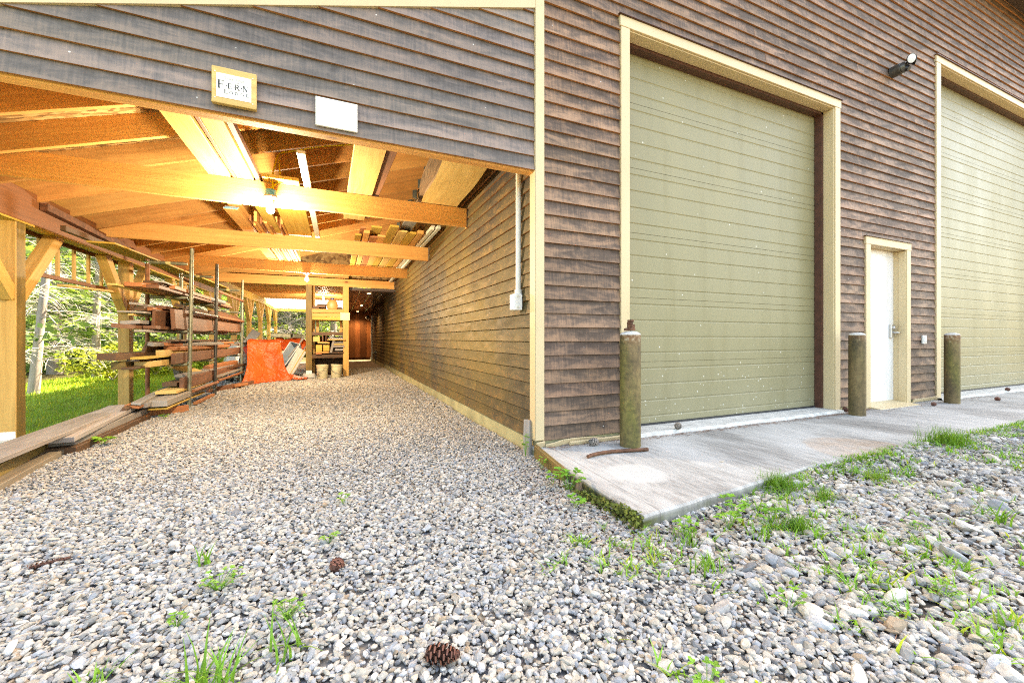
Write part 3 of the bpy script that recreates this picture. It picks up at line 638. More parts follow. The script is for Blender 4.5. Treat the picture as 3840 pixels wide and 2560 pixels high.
def tubething(name,pts,r,mat,label,cat,group=None,n=8,hollow=0):
    m=MB(); m.tube(pts,r,n,hollow=hollow); o=m.build(name,mat,smooth=True,origin=pts[0]); return tag(o,label,cat,group)
def curve(P,n=8):
    P=[Vector(p) for p in P]; out=[]
    for i in range(len(P)-1):
        a,b,c,d=P[max(i-1,0)],P[i],P[i+1],P[min(i+2,len(P)-1)]
        for k in range(n):
            t=k/n; out.append(.5*((2*b)+(c-a)*t+(2*a-5*b+4*c-d)*t*t+(3*b-a-3*c+d)*t**3))
    return out+[P[-1]]
tubething('power_cord',curve([(-.75,2.45,3.63),(-1.3,2.45,3.44),(-1.75,2.45,3.32),(-2.1,2.44,3.19),(-2.2,2.3,3.08),(-2.225,2.1,2.85),(-2.22,1.92,2.66),(-2.21,1.90,2.52)]),.008,m_yellow,'yellow power cord run along a rafter down to the front bulb','cord')
tubething('power_cord',curve([(-2.2,2.3,3.02),(-2.17,2.05,2.84),(-2.15,1.93,2.68),(-2.18,1.90,2.60),(-2.255,1.89,2.51)]),.007,m_yellow,'short yellow cord tail looping over the front tie beam','cord')
for y in(9.97,14.09,17.4):
    z=2.325-.0117*(y-9.22); r=empty('ceiling_light',(-.67,y,z)); tag(r,{9.97:'lit recessed ceiling light nearest in the dark passage',14.09:'middle lit recessed light in the dark passage ceiling',17.4:'lit recessed ceiling light by the far plank wall'}[y],'ceiling light','recessed passage lights')
    m=MB(); m.lathe([(.06,-.003),(.098,-.003),(.10,-.012),(.06,-.016)],n=20); m.build('trim_ring',m_porc,r,smooth=True)
    m=MB(); m.lathe([(.0,-.014),(.06,-.012)],n=20); m.build('lens',m_led,r)
    light('downlight',(0,0,-.06),DOWN,.06,(1,.66,.36),140,r)
# flood lamp on the front wall
r=empty('flood_light',(5.535,-.026,4.64)); tag(r,'twin headed black floodlight high on the wall between doors','floodlight')
m=MB(); m.lathe([(0,0),(.075,0),(.075,-.11),(.068,-.115),(.068,-.12),(.072,-.125),(.06,-.165),(0,-.17)],n=20,axis=(0,1,0)); m.build('base',m_dktube,r,smooth=True)
for s,az,nm in((-1,(-.35,-.75,-.25),0),(1,(.55,-.8,-.1),1)):
    m=MB(); c=Vector((.035*s,-.205,.055)); m.tube([(.01*s,-.15,.01),(.03*s,-.18,.03),c],.014,8); hd=m.build('arm',m_black,r,smooth=True)
    q=Vector(az).normalized(); m=MB(); m.lathe([(0,-.035),(.025,-.035),(.052,-.008),(.06,.014),(.056,.017)],c+q*.02,18,axis=q); lh=m.build('lamp_head',m_black,r,smooth=True)
    m=MB(); m.lathe([(.056,.013),(.035,.019),(0,.02)],c+q*.02,18,axis=q); m.build('lens',m_lens,lh,smooth=True)
m=MB(); m.tube([(0,-.16,-.03),(0,-.19,-.05)],[.04,.03],12); m.build('sensor',m_black,r,smooth=True)
# wall outlet
r=empty('outlet_box',(6.40,-.022,.855)); tag(r,'small grey outlet cover on the clapboards beside the entry door','outlet')
m=MB(); m.box(-.055,.055,-.02,.0,0,.125); m.build('cover',m_conduit,r,bevel=.004); m=MB(); m.box(-.03,-.004,-.03,-.0205,.025,.1); m.box(.004,.03,-.03,-.0205,.025,.1); m.build('flap',m_white,r,bevel=.003)
# conduit and box on the side wall
r=empty('conduit',(-.05,.285,1.19)); tag(r,'pale conduit running down the side wall into a grey box','conduit')
m=MB(); m.tube([(0,0,.15),(0,0,2.4)],.024,14); m.tube([(0,0,.13),(0,0,.19)],.034,14); m.build('pipe',m_conduit,r,smooth=True)
m=MB(); m.box(-.06,.02,-.05,.045,0,.15); b=m.build('box',m_white,r,bevel=.006); m=MB(); m.box(-.068,-.0605,-.047,.042,.006,.144); m.build('lid',m_white,b,bevel=.003); m=MB()

for z in(.03,.13): m=MB(); m.tube([(-.03,-.051,z),(-.03,-.062,z)],.009,8); m.build('screw',m_alum,b)
# wall lantern, downpipe, tap at the far end
r=empty('wall_lantern',(-.03,17.2,1.98)); tag(r,'dark bell shaped lantern on the side wall at the passage end','lantern')
m=MB(); m.tube(curve([(0,0,.1),(-.1,0,.16),(-.19,0,.12),(-.19,0,.06)],4),.014,8); m.build('arm',m_black,r,smooth=True); m=MB(); m.lathe([(.03,.06),(.06,.03),(.13,-.07),(.12,-.07),(.05,.02)],(-.19,0,0),16); m.build('shade',m_black,r,smooth=True); m=MB(); m.lathe([(0,-.17),(.06,-.14),(.075,-.08),(.05,-.02)],(-.19,0,0),14); m.build('globe',m_lens,r,smooth=True)
tubething('downpipe',[(-.07,16.9,-.05),(-.07,16.9,2.0)],.04,m_conduit,'thin pale downpipe in the far corner of the passage','pipe')
r=empty('garden_tap',(-.03,14.7,.36)); tag(r,'green handled water tap sticking out of the side wall','tap')
m=MB(); m.tube([(0,0,0),(-.12,0,0),(-.15,0,-.05)],.018,8); m.build('spout',m_teal,r,smooth=True); m=MB(); m.tube([(-.07,0,.0),(-.07,0,.06)],.01,6); m.beam((-.07,-.05,.06),(-.07,.05,.06),.03,.02); m.build('handle',m_teal,r); m=MB(); m.tube([(-.06,.02,-.01),(-.06,.02,-.46)],.015,8); m.build('pipe',m_dktube,r)

# ------------------------------------------------------------------ signs
def text(s,size,loc,mat,parent,name='lettering',depth=.0008,align='CENTER',rot=(R(90),0,0),sx=1):
    c=bpy.data.curves.new(name,'FONT'); c.body=s; c.size=size; c.extrude=depth; c.align_x=align; c.resolution_u=3
    o=bpy.data.objects.new('tmp',c); col.objects.link(o); bpy.context.view_layer.update()
    me=bpy.data.meshes.new_from_object(o.evaluated_get(bpy.context.evaluated_depsgraph_get())); bpy.data.objects.remove(o)
    me.materials.clear(); me.materials.append(mat); 
    at=me.color_attributes.new('tint','FLOAT_COLOR','POINT'); at.data.foreach_set('color',[1.0]*(4*len(me.vertices)))
    o=bpy.data.objects.new(name,me); col.objects.link(o); o.location=loc; o.rotation_euler=rot; o.scale=(sx,1,1); o.parent=parent; return o
r=empty('sign',(-2.18,-.028,2.41)); tag(r,'pine backed white sign with serif lettering over the carport opening','sign')
m=MB(); m.beam((-.122,-.013,.115),(.118,-.013,.115),.024,.228); m.build('backboard',m_sap,r,bevel=.003); m=MB(); m.box(-.122,.118,-.034,-.0005,-.004,.012); m.build('ledge',m_sap,r,bevel=.002)
m=MB(); m.box(-.096,.090,-.0285,-.0255,.037,.187); m.build('panel',m_paper,r)
def serif(ch,x,z,h,w,par,mat=m_ink):     # Roman capitals built from strokes with thick stems and small serifs
    st=h*.17; th=h*.05; m=MB(); y=-.0295
    def bar(x0,z0,x1,z1,t0): m.beam((x+x0*w,y,z+z0*h),(x+x1*w,y,z+z1*h),.0012,t0,(0,-1,0)) if False else m.beam((x+x0*w,y,z+z0*h),(x+x1*w,y,z+z1*h),t0,.0014,(0,-1,0))
    def sf(xx,zz): bar(xx-.22,zz,xx+.22,zz,th*.8)
    if ch in'FERLDN':
        bar(.2,0,.2,1,st if ch!='N' else th*1.2); sf(.2,0); sf(.2,1)
    if ch in'FE': bar(.2,.985,.95,.985,th); bar(.95,.985,.95,.82,th); bar(.2,.53,.7,.53,th); bar(.7,.62,.7,.44,th)
    if ch in'EL': bar(.2,.015,.95,.015,th); bar(.95,.015,.95,.19,th)
    if ch=='R':
        A=[(.2,.98),(.55,.98),(.72,.9),(.77,.76),(.72,.62),(.55,.53),(.2,.53)]
        for p,q in zip(A,A[1:]): bar(*p,*q,th if p[0]<.6 and q[0]<.6 else st*.8)
        bar(.45,.53,.92,.02,st*.9); sf(.9,0)
    if ch=='N': bar(.2,.97,.85,.03,st); bar(.85,0,.85,1,th*1.2); sf(.85,1)
    if ch=='D':
        A=[(.2,.98),(.5,.98),(.78,.84),(.88,.5),(.78,.16),(.5,.02),(.2,.02)]
        for p,q in zip(A,A[1:]): bar(*p,*q,st*.85 if min(p[0],q[0])>.6 else th)
    if ch in'OG':
        A=[(.5+.42*math.cos(a),.5+.5*math.sin(a)) for a in [math.pi*(.25 if ch=='G' else 0)+i*math.pi/8*(1.0 if ch=='O' else .86) for i in range(17)]]
        for i,(p,q) in enumerate(zip(A,A[1:])): bar(*p,*q,max(th,st*.8*abs(((p[0]+q[0])/2-.5)/.42)))
        if ch=='G': bar(.88,.02,.88,.42,st*.7); sf(.82,.42)
    if ch=='.': bar(.3,.45,.55,.45,h*.16)
    return m.build('lettering',mat,par)
for ch,x,h,w in(('F',-.090,.050,.036),('.',-.050,.036,.02),('E',-.037,.033,.024),('.',-.011,.036,.02),('R',.001,.033,.026),('.',.029,.036,.02),('N',.042,.034,.030)): serif(ch,x,.098 if ch!='F' else .092,h,w,r)
for ch,x,h,w in(('L',-.055,.027,.02),('O',-.028,.018,.02),('D',.003,.018,.018),('G',.032,.018,.018),('E',.062,.018,.016)): serif(ch,x,.066 if ch!='L' else .064,h,w,r,m_ink)
text('Tree Tops',.026,(.0,-.0295,.153),m_greyink,r); text('at',.014,(.02,-.0295,.138),m_greyink,r)
m=MB()
for i in range(16): m.beam((-.06+i*.0075,-.0295,.048+.003*math.sin(i*2)),(-.056+i*.0075,-.0295,.056-.003*math.cos(i*3)),.0012,.001,(0,-1,0))
m.build('faint_lettering',m_greyink,r)
for x in(-.104,.098):
    for z in(.03,.194):
        m=MB(); m.lathe([(0,-.002),(.004,-.001),(.004,.002)],(x,-.0265,z),8,axis=(0,1,0)); m.build('screw',m_alum,r)
m=MB(); m.box(-1.718,-1.45,-.045,-.028,2.392,2.588); tag(m.build('blank_board',m_white_wood,bevel=.002,origin=(-1.58,-.03,2.39)),'blank pale plywood board nailed above the carport opening','board')

# ------------------------------------------------------------------ bollards and things on the apron
def bollard(x,y,r,h,moss,seed,label):
    e=empty('bollard',(x,y,0)); tag(e,label,'bollard','steel bollards by the doors')
    m=MB(); m.lathe([(r*1.01,0),(r,.03),(r,h*.5),(r*.995,h-.01),(r*.96,h)],n=32); m.build('pipe',M_bollard('mossy rusted steel %d'%seed,moss,seed*3.1),e,smooth=True)
    m=MB(); m.lathe([(r*.96,h-.004),(r*1.0,h+.004),(r*.8,h+.02),(r*.4,h+.03),(0,h+.032)],n=24); m.build('cap',m_pale,e,smooth=True)
bollard(.763,-.285,.0885,.965,.75,1,'mossy steel bollard with rusty nuts on top near the corner')
bollard(4.256,-.245,.085,.975,.25,2,'dark rusty bollard between tall door and white entry door')
bollard(6.60,-.26,.084,.985,.85,3,'green mossy bollard in front of the far right door')
e=empty('rusty_nuts',(.763,-.285,1.0)); tag(e,'stack of rusty nuts sitting on the nearest bollard','nut')
m=MB()
for i,(dx,r,z,h) in enumerate(((0,.046,0,.025),(.008,.036,.026,.03),(-.004,.028,.056,.018),(.004,.03,.075,.02),(-.045,.02,0,.02))):
    m.lathe([(0,z),(r,z),(r,z+h),(0,z+h)],(dx,0,0),6)
m.build('nut',m_rust,e,bevel=.003)
tubething('iron_rod',curve([(.205,-.462,.016),(.27,-.44,.018),(.36,-.425,.018),(.47,-.425,.018),(.6,-.45,.018),(.775,-.49,.018)],5),.014,m_rust,'bent rusty iron rod lying on the concrete apron','rod',n=10)
def cone(x,y,z,L,rad,yaw,pitch,label,mat=None,open_=1.0):
    m=MB(); q=Matrix.Rotation(yaw,4,'Z')@Matrix.Rotation(R(90)-pitch,4,'Y'); n=int(38+L*170)
    for i in range(n):
        t=(i+.5)/n; a=i*2.39996; zz=-L/2+L*t; rr=rad*math.sin(math.pi*min(.97,.12+.86*t)**.8)**.75
        c=Vector((math.cos(a)*rr*.35,math.sin(a)*rr*.35,zz)); o=Vector((math.cos(a),math.sin(a),.55*open_)).normalized(); s=Vector((-math.sin(a),math.cos(a),0)); w=rad*.62
        tip=c+o*rr*(.45+.25*open_); b0,b1=c-s*w*.35,c+s*w*.35; t0,t1=tip-s*w*.5,tip+s*w*.5; nn=Vector((0,0,1))*w*.22
        m.face([b0,b1,t1,t0],t=(.7,.7,.7)); m.face([b1-nn,b0-nn,t0-nn,t1-nn]); m.face([t0-nn,t1-nn,t1,t0],t=(2.2,2.0,1.9)); m.face([t0,t1,tip+o*w*.3],t=(2.2,2.0,1.9))
    m.tube([(0,0,-L/2),(0,0,L/2)],rad*.35,6)
    o=m.build('pine_cone',mat or m_cone); o.matrix_world=Matrix.Translation((x,y,z))@q; return tag(o,label,'pine cone','fallen pine cones')
cone(-1.283,-1.873,-.05,.105,.029,-.45,0,'large open brown pine cone at the bottom edge of the gravel')
cone(-1.585,-1.183,-.06,.055,.030,1.0,.4,'round brown pine cone in the middle of the gravel')
cone(-2.768,-.633,-.07,.14,.016,.25,.05,'long narrow closed pine cone on the left gravel',None,.4)
cone(.468,-.164,.035,.095,.034,.1,0,'grey open pine cone between corner board and nearest bollard',m_conegrey)
cone(1.53,-.075,.065,.065,.034,.9,.6,'grey upright pine cone on the sill of the near door',m_conegrey)
cone(4.37,-.06,.03,.06,.03,.3,0,'dark pine cone at the foot of the tall door frame')
cone(6.02,-.28,.025,.085,.026,.1,0,'flattened dark pine cone just right of the entry door sill')
cone(7.55,-.42,.025,.06,.03,1.2,.3,'small dark pine cone on apron before the far right door')
cone(9.1,-.08,.055,.07,.03,.6,0,'brown pine cone on the sill of the far right door')
cone(.02,-.98,-.05,.06,.026,.7,.1,'brown pine cone among leaf litter by the apron edge')
rock(.97,-1.03,.016,(.5,.44,.36),'little beige stone lying on the concrete apron').location.z=.09
for a in((.80,-1.60,.06,(.28,.27,.24),'large olive grey cobble below the apron edge'),(.55,-2.02,.055,(.42,.40,.36),'pale flat cobble in the middle of the right gravel'),(2.0,-1.85,.055,(.40,.36,.30),'beige cobble at the right below the apron'),(3.05,-1.72,.07,(.46,.41,.34),'long flat cream stone near the far grass edge'),(-.28,-2.05,.05,(.36,.34,.32),'rounded grey cobble near the bottom centre'),(.95,-2.25,.06,(.36,.36,.36),'square dark grey stone at the bottom right'),(1.35,-2.15,.065,(.45,.42,.38),'sandy oval stone at the lower right')): rock(*a)
# pegs
m=MB(); m.beam((-.065,.06,-.12),(-.05,.075,.225),.075,.045,(1,.4,0)); tag(m.build('stake',m_grey,bevel=.006,origin=(-.06,.06,-.1)),'grey wooden stake driven in at the barn corner','stake')
m=MB(); m.beam((-.03,-.03,-.03),(-.10,-.62,-.05),.035,.12,(0,0,1)); tag(m.build('form_board',m_postgreen,bevel=.006,origin=(-.03,-.03,-.03)),'rotten form board along the left end of the apron','board')
m=MB(); m.beam((-.14,-.86,-.14),(-.125,-.85,.0),.055,.05,(1,.4,0),w1=.03,h1=.02); tag(m.build('stump',m_bark,bevel=.004,origin=(-.14,-.86,-.1)),'short splintered wooden stump by the apron edge','stump')

# ------------------------------------------------------------------ boards and slabs
def board(p0,p1,w,t,mat,label,group=None,up=(0,0,1),cat='board',name='board',bev=.003,tint=None,endm=None):
    m=MB(); m.beam(p0,p1,w,t,up,tint or rt(.88,1.12),0,1 if endm else None); return tag(m.build(name,[mat,endm] if endm else mat,bevel=bev,origin=p0),label,cat,group)
def slab(p0,p1,w,t,mat,label,group=None,up=(0,0,1),edge=None,amp=.025,cat='slab',name='slab',seed=0):
    p0=Vector(p0); p1=Vector(p1); d=(p1-p0); L=d.length; d.normalize(); s=d.cross(Vector(up)).normalized(); u=s.cross(d)
    m=MB(); n=18; rr=random.Random(seed); ph=[rr.uniform(0,6) for _ in range(4)]; ru=rr.uniform(0,20)
    A=lambda k:-w/2+amp*(math.sin(k*5/n+ph[0])+.6*math.sin(k*13/n+ph[1])); B=lambda k:w/2+amp*(math.sin(k*4/n+ph[2])+.6*math.sin(k*11/n+ph[3]))
    for k in range(n):
        c0=p0+d*L*k/n; c1=p0+d*L*(k+1)/n; a0,a1,b0,b1=A(k),A(k+1),B(k),B(k+1); e=t*.35; U0,U1=ru+L*k/n,ru+L*(k+1)/n
        m.face([c0+s*a0+u*t/2,c0+s*b0+u*t/2,c1+s*b1+u*t/2,c1+s*a1+u*t/2],[(U0,a0),(U0,b0),(U1,b1),(U1,a1)])
        m.face([c0+s*(b0+e)-u*t/2,c0+s*(a0-e)-u*t/2,c1+s*(a1-e)-u*t/2,c1+s*(b1+e)-u*t/2],[(U0,b0+3),(U0,a0+3),(U1,a1+3),(U1,b1+3)])
        m.face([c0+s*b0+u*t/2,c0+s*(b0+e)-u*t/2,c1+s*(b1+e)-u*t/2,c1+s*b1+u*t/2],[(U0,0),(U0,t),(U1,t),(U1,0)],m=1); m.face([c0+s*(a0-e)-u*t/2,c0+s*a0+u*t/2,c1+s*a1+u*t/2,c1+s*(a1-e)-u*t/2],[(U0,0),(U0,t),(U1,t),(U1,0)],m=1)
    for k,c in((0,p0),(n,p1)):
        q=[c+s*A(k)+u*t/2,c+s*(A(k)-t*.35)-u*t/2,c+s*(B(k)+t*.35)-u*t/2,c+s*B(k)+u*t/2]; m.face(q if k==0 else q[::-1],[(0,0),(0,t),(.03,t),(.03,0)])
    return tag(m.build(name,[mat,edge or m_bark],origin=p0),label,cat,group)
Z1=2.617
G='planks stored across the tie beams'
board((-2.70,.35,Z1+.02),(-2.70,2.05,Z1+.02),.19,.035,m_pine,'wide smooth orange plank across the header and front tie beam',G)
board((-2.47,.35,Z1+.022),(-2.47,4.5,Z1+.022),.15,.04,m_yel,'olive yellow plank beside the wide orange one overhead',G)
board((-2.355,.35,Z1+.03),(-2.352,2.3,Z1+.03),.045,.06,m_brown,'narrow brown strip right of the olive overhead plank',G)
board((-2.565,.4,Z1+.03),(-2.565,2.3,Z1+.03),.03,.055,m_brown,'thin brown strip between two wide overhead planks',G)
board((-2.13,1.80,Z1+.022),(-2.13,4.55,Z1+.022),.34,.04,m_yel,'broad greenish plank spanning the first and second tie beams',G)
board((-1.885,1.05,Z1+.02),(-1.875,4.6,Z1+.02),.072,.03,m_white_wood,'narrow white painted board lying over the tie beams',G)
board((-1.30,.35,Z1+.03),(-1.36,3.05,Z1+.03),.27,.05,m_sap,'pale grey sapwood plank with its end past the front tie',G)
board((-1.11,.5,Z1+.05),(-1.2,3.0,Z1+.05),.09,.05,m_brown,'brown plank edge right of the pale sapwood plank',G)
slab((-.46,.30,Z1+.05),(-.32,2.7,Z1+.05),.40,.085,m_sap,'heavy live edge slab with shaggy bark beside the barn wall',G,amp=.02,seed=3)
slab((-.67,.30,Z1+.14),(-.53,2.75,Z1+.14),.13,.09,m_bark,'bark covered offcut on the left of the live edge slab',G,amp=.025,seed=5)
for k,(x,y0,w,z) in enumerate(((-2.86,3.22,.165,.02),(-2.85,3.25,.16,.045),(-2.81,3.18,.16,.075))):
    o=board((x,y0,Z1+z),(x+.02,7.0,Z1+z),w,.022,m_pine,('lowest','middle','topmost')[k]+' of three flat planks with blue painted ends overhead','blue ended planks',endm=m_blue2 if k>3 else m_blueend)
lab='narrow pine strip standing on edge in the left overhead stack'
for i in range(11):
    x=-2.73+i*.041; z=.045+.02*(i%3)+.03*math.sin(i*1.7)
    board((x,3.75+.12*math.sin(i*2.3),Z1+.06),(x+.01,6.9+.2*math.sin(i),Z1+.06),.022+.008*(i%3),.085+.03*((i*7)%4),m_pine if i%3 else m_cedar,lab,'narrow strips in the left overhead stack')
R_=((-1.26,3.95,.10,.03,m_yel,'stubby yellow board end left in the right overhead stack'),(-1.14,3.75,.09,.05,m_pine,'short orange block end in the right overhead stack'),(-1.02,4.0,.12,.03,m_cedar,'brown flat board low in the right overhead stack'),(-.90,3.9,.12,.035,m_pine,'plain pine board in the middle of the right overhead stack'),(-.78,3.20,.13,.03,m_yel,'long yellow board reaching forward from the right overhead stack'),(-.62,3.45,.14,.03,m_sap,'pale board with two grooves in the right overhead stack'),(-.47,3.50,.14,.035,m_yel,'olive board right of centre in the right overhead stack'),(-.34,3.45,.09,.06,m_pine,'thick pine stick near the wall in the overhead stack'),(-.56,3.0,.18,.02,m_grey,'grey board lying on top of the right overhead stack'))
for i,(x,y0,w,t,mt,lb) in enumerate(R_): board((x,y0,Z1+t/2+(.075 if i==8 else .0)),(x+.01,7.6-.1*i,Z1+t/2+(.075 if i==8 else 0)),w,t,mt,lb,G)
board((-1.20,3.7,Z1+.075),(-1.19,6,Z1+.075),.08,.03,m_cedar,'small red board resting on the yellow stub overhead',G); board((-1.0,3.6,Z1+.08),(-.98,6,Z1+.08),.16,.03,m_yel,'short wide board laid over the middle overhead boards',G)
for i,(x,y0,y1) in enumerate(((-.22,3.15,7.4),(-.14,3.05,9.55),(-.17,3.3,7.0))): board((x,y0,Z1+.03+(.065 if i==2 else 0)),(x-.02,y1,Z1+.03-(.06 if i==1 else 0)),.055,.05,m_alum,('white metal channel left of the pair by the wall','long white metal channel poking past the last tie beam','white metal channel laid on top of two others')[i],'white metal channels',cat='channel',name='metal_channel')
board((XB+.11,3.1,2.40),(XB+.12,8.2,2.22),.07,.08,m_rust,'rusty square steel tube hung along the eave beam',None,cat='steel tube',name='steel_tube')
board((-4.20,3.35,2.095),(-4.02,8.4,2.11),.27,.022,m_yel,'long thin yellow plank laid over the top of the rack',None); board((-4.33,2.9,2.14),(-4.22,6.2,2.12),.05,.06,m_dark,'dark narrow stick on top of the rack by the eave beam',None)
# ladder hung outside the posts
r=empty('ladder',(-4.86,2.7,1.70)); tag(r,'wooden ladder with red rails hung sideways between the posts','ladder')
for z in(0,.46):
    m=MB(); m.beam((0,0,z),(0,2.85,z),.035,.05); m.build('rail',m_redbeam,r,bevel=.003)
for k in range(8):
    m=MB(); m.beam((0,.2+k*.35,.026),(0,.2+k*.35,.434),.045,.03,(1,0,0)); m.build('rung',m_post,r,bevel=.003)
board((-4.86,4.0,1.62),(-4.70,5.25,1.66),.07,.03,m_post,'short loose board tucked under the hanging ladder',None)

# ------------------------------------------------------------------ scaffold rack
rk=empty('lumber_rack',(-3.9,4.4,-.1)); tag(rk,'rack of old scaffold tubes loaded with rough boards','rack')
FR=((4.4,0),(5.8,1),(8.0,2)); XF,XK=-3.62,-4.11
BAR=(2.05,1.545,1.04,.545,.045)
def P(x,y,z): return (x+3.9,y-4.4,z+.1)
for y,i in FR:
    for x,tp in((XF,2.29),(XK,2.10)):
        m=MB(); lean=.035 if x==XF else .0
        m.tube([P(x-.0,y,-.11),P(x+lean,y,tp)],.026,14,hollow=.15); m.build('leg',(m_galv,m_dktube,m_galv)[i] if x==XF else (m_rust2 if i==0 else m_galv),rk,smooth=True)
    for b in BAR:
        m=MB(); m.tube([P(XK+.03,y,b),P((XK+XF)/2,y,b),P(XF-.06,y,b),P(XF-.02,y,b)],[.024,.024,.026,.012],12); cb=m.build('crossbar',m_galv,rk,smooth=True)
        m=MB(); m.tube([P((XK+XF)/2-.03,y,b),P((XK+XF)/2+.03,y,b)],.0265,12,caps=False); m.build('sticker',m_yellowtag,cb,smooth=True)
        if b<2:
            m=MB(); 
            for dz in(-.03,.03): m.tube([P(XF+.0,y-.02,b+dz),P(XF,y-.034,b+dz)],.010,8)
            m.build('bolt',m_galvs,rk)
for y0,y1,z,mt in((4.4,5.8,1.33,m_dktube),(5.8,8.0,1.33,m_rust2),(5.8,8.0,1.80,m_rust2),(4.4,5.8,.14,m_rust2),(5.8,8.0,.16,m_rust2)):
    m=MB(); m.tube([P(XF+.045,y0+.02,z),P(XF+.045,y1-.02,z)],.026,12); m.build('side_tube',mt,rk,smooth=True)
for y in(4.4,5.8):
    m=MB(); m.tube([P(XK,y,2.02),P(XK,y,2.07)],.036,12); m.tube([P(XK-.05,y-.02,2.045),P(XK+.03,y-.035,2.045)],.012,8); m.build('clamp',m_chrome,rk,smooth=True)
# lumber on the rack: (x, y0, y1, z, w, t, material, label, dx, roll)
LB=[
(-3.88,3.30,6.6,1.600,.17,.05,m_cedar,'orange board end on the top tier of the rack',.0,0),
(-3.72,3.42,7.2,1.595,.15,.045,m_brown,'flat brown board nearest the aisle on the top tier',.02,0),
(-3.98,3.15,6.9,1.575,.09,.025,m_sap,'thin pale batten lowest on the top tier',.04,0),
(-3.75,3.55,6.2,1.675,.11,.02,m_grey,'thin grey lath lying over the top tier boards',-.05,.1),
(-3.92,3.5,6.0,1.235,.05,.022,m_sap,'slim yellowish strip poking out of the third tier',.06,0),
(-3.84,3.35,7.5,1.03,.10,.03,m_grey,'grey lath at the bottom of the third tier',.0,0),
(-3.90,3.60,6.8,1.385,.08,.03,m_grey,'grey lath crossing the top of the third tier',.09,.1),
(-3.74,4.2,7.0,1.41,.10,.05,m_dark,'dark block leaning on top of the third tier',-.05,.3),
(-3.90,3.55,6.8,.655,.13,.045,m_grey,'grey plank end between the beams of the fourth tier',.07,0),
(-3.86,3.15,6.0,.575,.12,.03,m_dark,'dark wet board at the bottom of the fourth tier',.02,0),
(-3.72,3.75,6.1,.855,.07,.045,m_grey,'grey batten slanting over the fourth tier pile',.14,.2),
(-3.80,5.2,8.2,.80,.16,.04,m_grey,'grey board at the right of the fourth tier',.05,.15),
(-3.92,3.1,5.0,.155,.09,.03,m_grey,'loose grey lath on top of the bottom left boards',-.14,.15),
(-3.75,4.6,7.4,.36,.14,.04,m_grey,'grey plank lying behind the low front plank',.04,.1),
(-3.68,6.0,8.4,.22,.12,.05,m_grey,'grey board end beyond the third upright',.02,0),
(-4.00,3.45,7.6,1.590,.10,.04,m_dark,'dark stick at the back of the top tier',.03,0),
(-3.90,3.75,7.4,1.650,.20,.045,m_cedar,'wide red board stacked second on the top tier',-.02,.05),
(-3.86,3.92,7.5,1.700,.16,.05,m_dark,'dark thick board uppermost on the top tier',.06,-.04),
(-3.66,3.85,7.0,1.640,.07,.05,m_cedar,'thin red batten beside the grey pipe on the top tier',.0,0),
(-3.95,3.25,7.8,1.085,.16,.05,m_brown,'rough brown board end sticking out of the third tier',.04,.1),
(-3.80,3.60,7.2,1.080,.14,.045,m_brown,'flat brown board under the long slab on the third tier',.02,0),
(-3.97,3.55,7.4,1.140,.20,.05,m_grey,'wide grey board behind the long slab on the third tier',.03,-.1),
(-3.78,3.75,5.9,1.215,.035,.22,m_brown,'red plank on edge beside the long slab',.05,.06),
(-3.95,3.55,7.3,1.275,.26,.025,m_grey,'thin pale plank over the boards of the third tier',.05,.02),
(-3.86,3.80,6.2,1.330,.09,.05,m_cedar,'red batten lying on the thin pale plank',.03,0),
(-3.96,3.70,6.4,1.330,.10,.06,m_dark,'dark batten at the back on the thin pale plank',.0,0),
(-3.80,4.05,6.6,1.375,.12,.045,m_brown,'short brown offcut uppermost on the third tier',.05,.08),
(-4.00,3.35,7.2,.600,.14,.09,m_postgreen,'weathered beam end poking far out of the fourth tier',.04,0),
(-3.99,3.15,6.4,.715,.18,.075,m_dark,'thick mossy slab projecting furthest left on the fourth tier',.08,.04),
(-3.80,3.45,7.0,.605,.17,.075,m_sap,'square pale beam end on the fourth tier',.04,0),
(-3.80,3.30,6.7,.690,.16,.03,m_yel,'thin yellow board under the mossy slab',.03,0),
(-3.68,3.95,8.1,.650,.05,.15,m_brown,'brown plank on edge along the front of the fourth tier',.0,0),
(-3.76,3.85,6.8,.735,.10,.08,m_sap,'pale split beam end behind the front plank of the fourth tier',.03,0),
(-3.84,3.80,5.7,.800,.04,.20,m_dark,'board leaning on edge in the fourth tier pile',.10,.35),
(-3.72,4.10,6.9,.800,.13,.05,m_cedar,'orange squared board end on top of the fourth tier',.05,.25),
(-3.78,4.0,7.4,.860,.18,.04,m_cedar,'long bright red board on the fourth tier pile',.06,.12),
(-3.72,4.05,8.3,.905,.10,.03,m_dark,'thin dark lath uppermost on the fourth tier',.02,0),
(-3.97,2.95,5.2,.085,.05,.11,m_dark,'dark board on edge slanting out of the bottom tier',-.12,.5),
(-3.90,3.10,5.6,.120,.14,.03,m_cedar,'brown lath lying in the bottom tier',-.08,.2),
(-3.86,3.25,5.3,.110,.17,.06,m_grey,'grey weathered plank end in the bottom tier',-.05,0),
(-3.69,3.40,5.6,.105,.19,.08,m_grey,'thick grey slab end low at the front of the bottom tier',-.02,0),
(-3.78,3.95,6.6,.185,.24,.045,m_sap,'wide pale slab on top of the grey bottom planks',-.02,0),
(-3.67,4.25,7.9,.270,.05,.17,m_brown,'tall brown plank on edge low on the rack front',.0,0),
(-3.82,4.35,7.3,.26,.18,.06,m_dark,'dark slab behind the low front plank',.02,0),
(-3.74,5.9,7.9,.40,.10,.07,m_cedar,'short red beam end in the bottom right of the rack',.03,.2),
(-3.72,6.3,8.3,.33,.20,.05,m_dark,'loose dark offcut at the right end of the bottom tier',.05,.1),
(-3.70,3.42,5.2,.035,.2,.025,m_yel,'thin yellow board at the very bottom of the rack',-.02,0)]
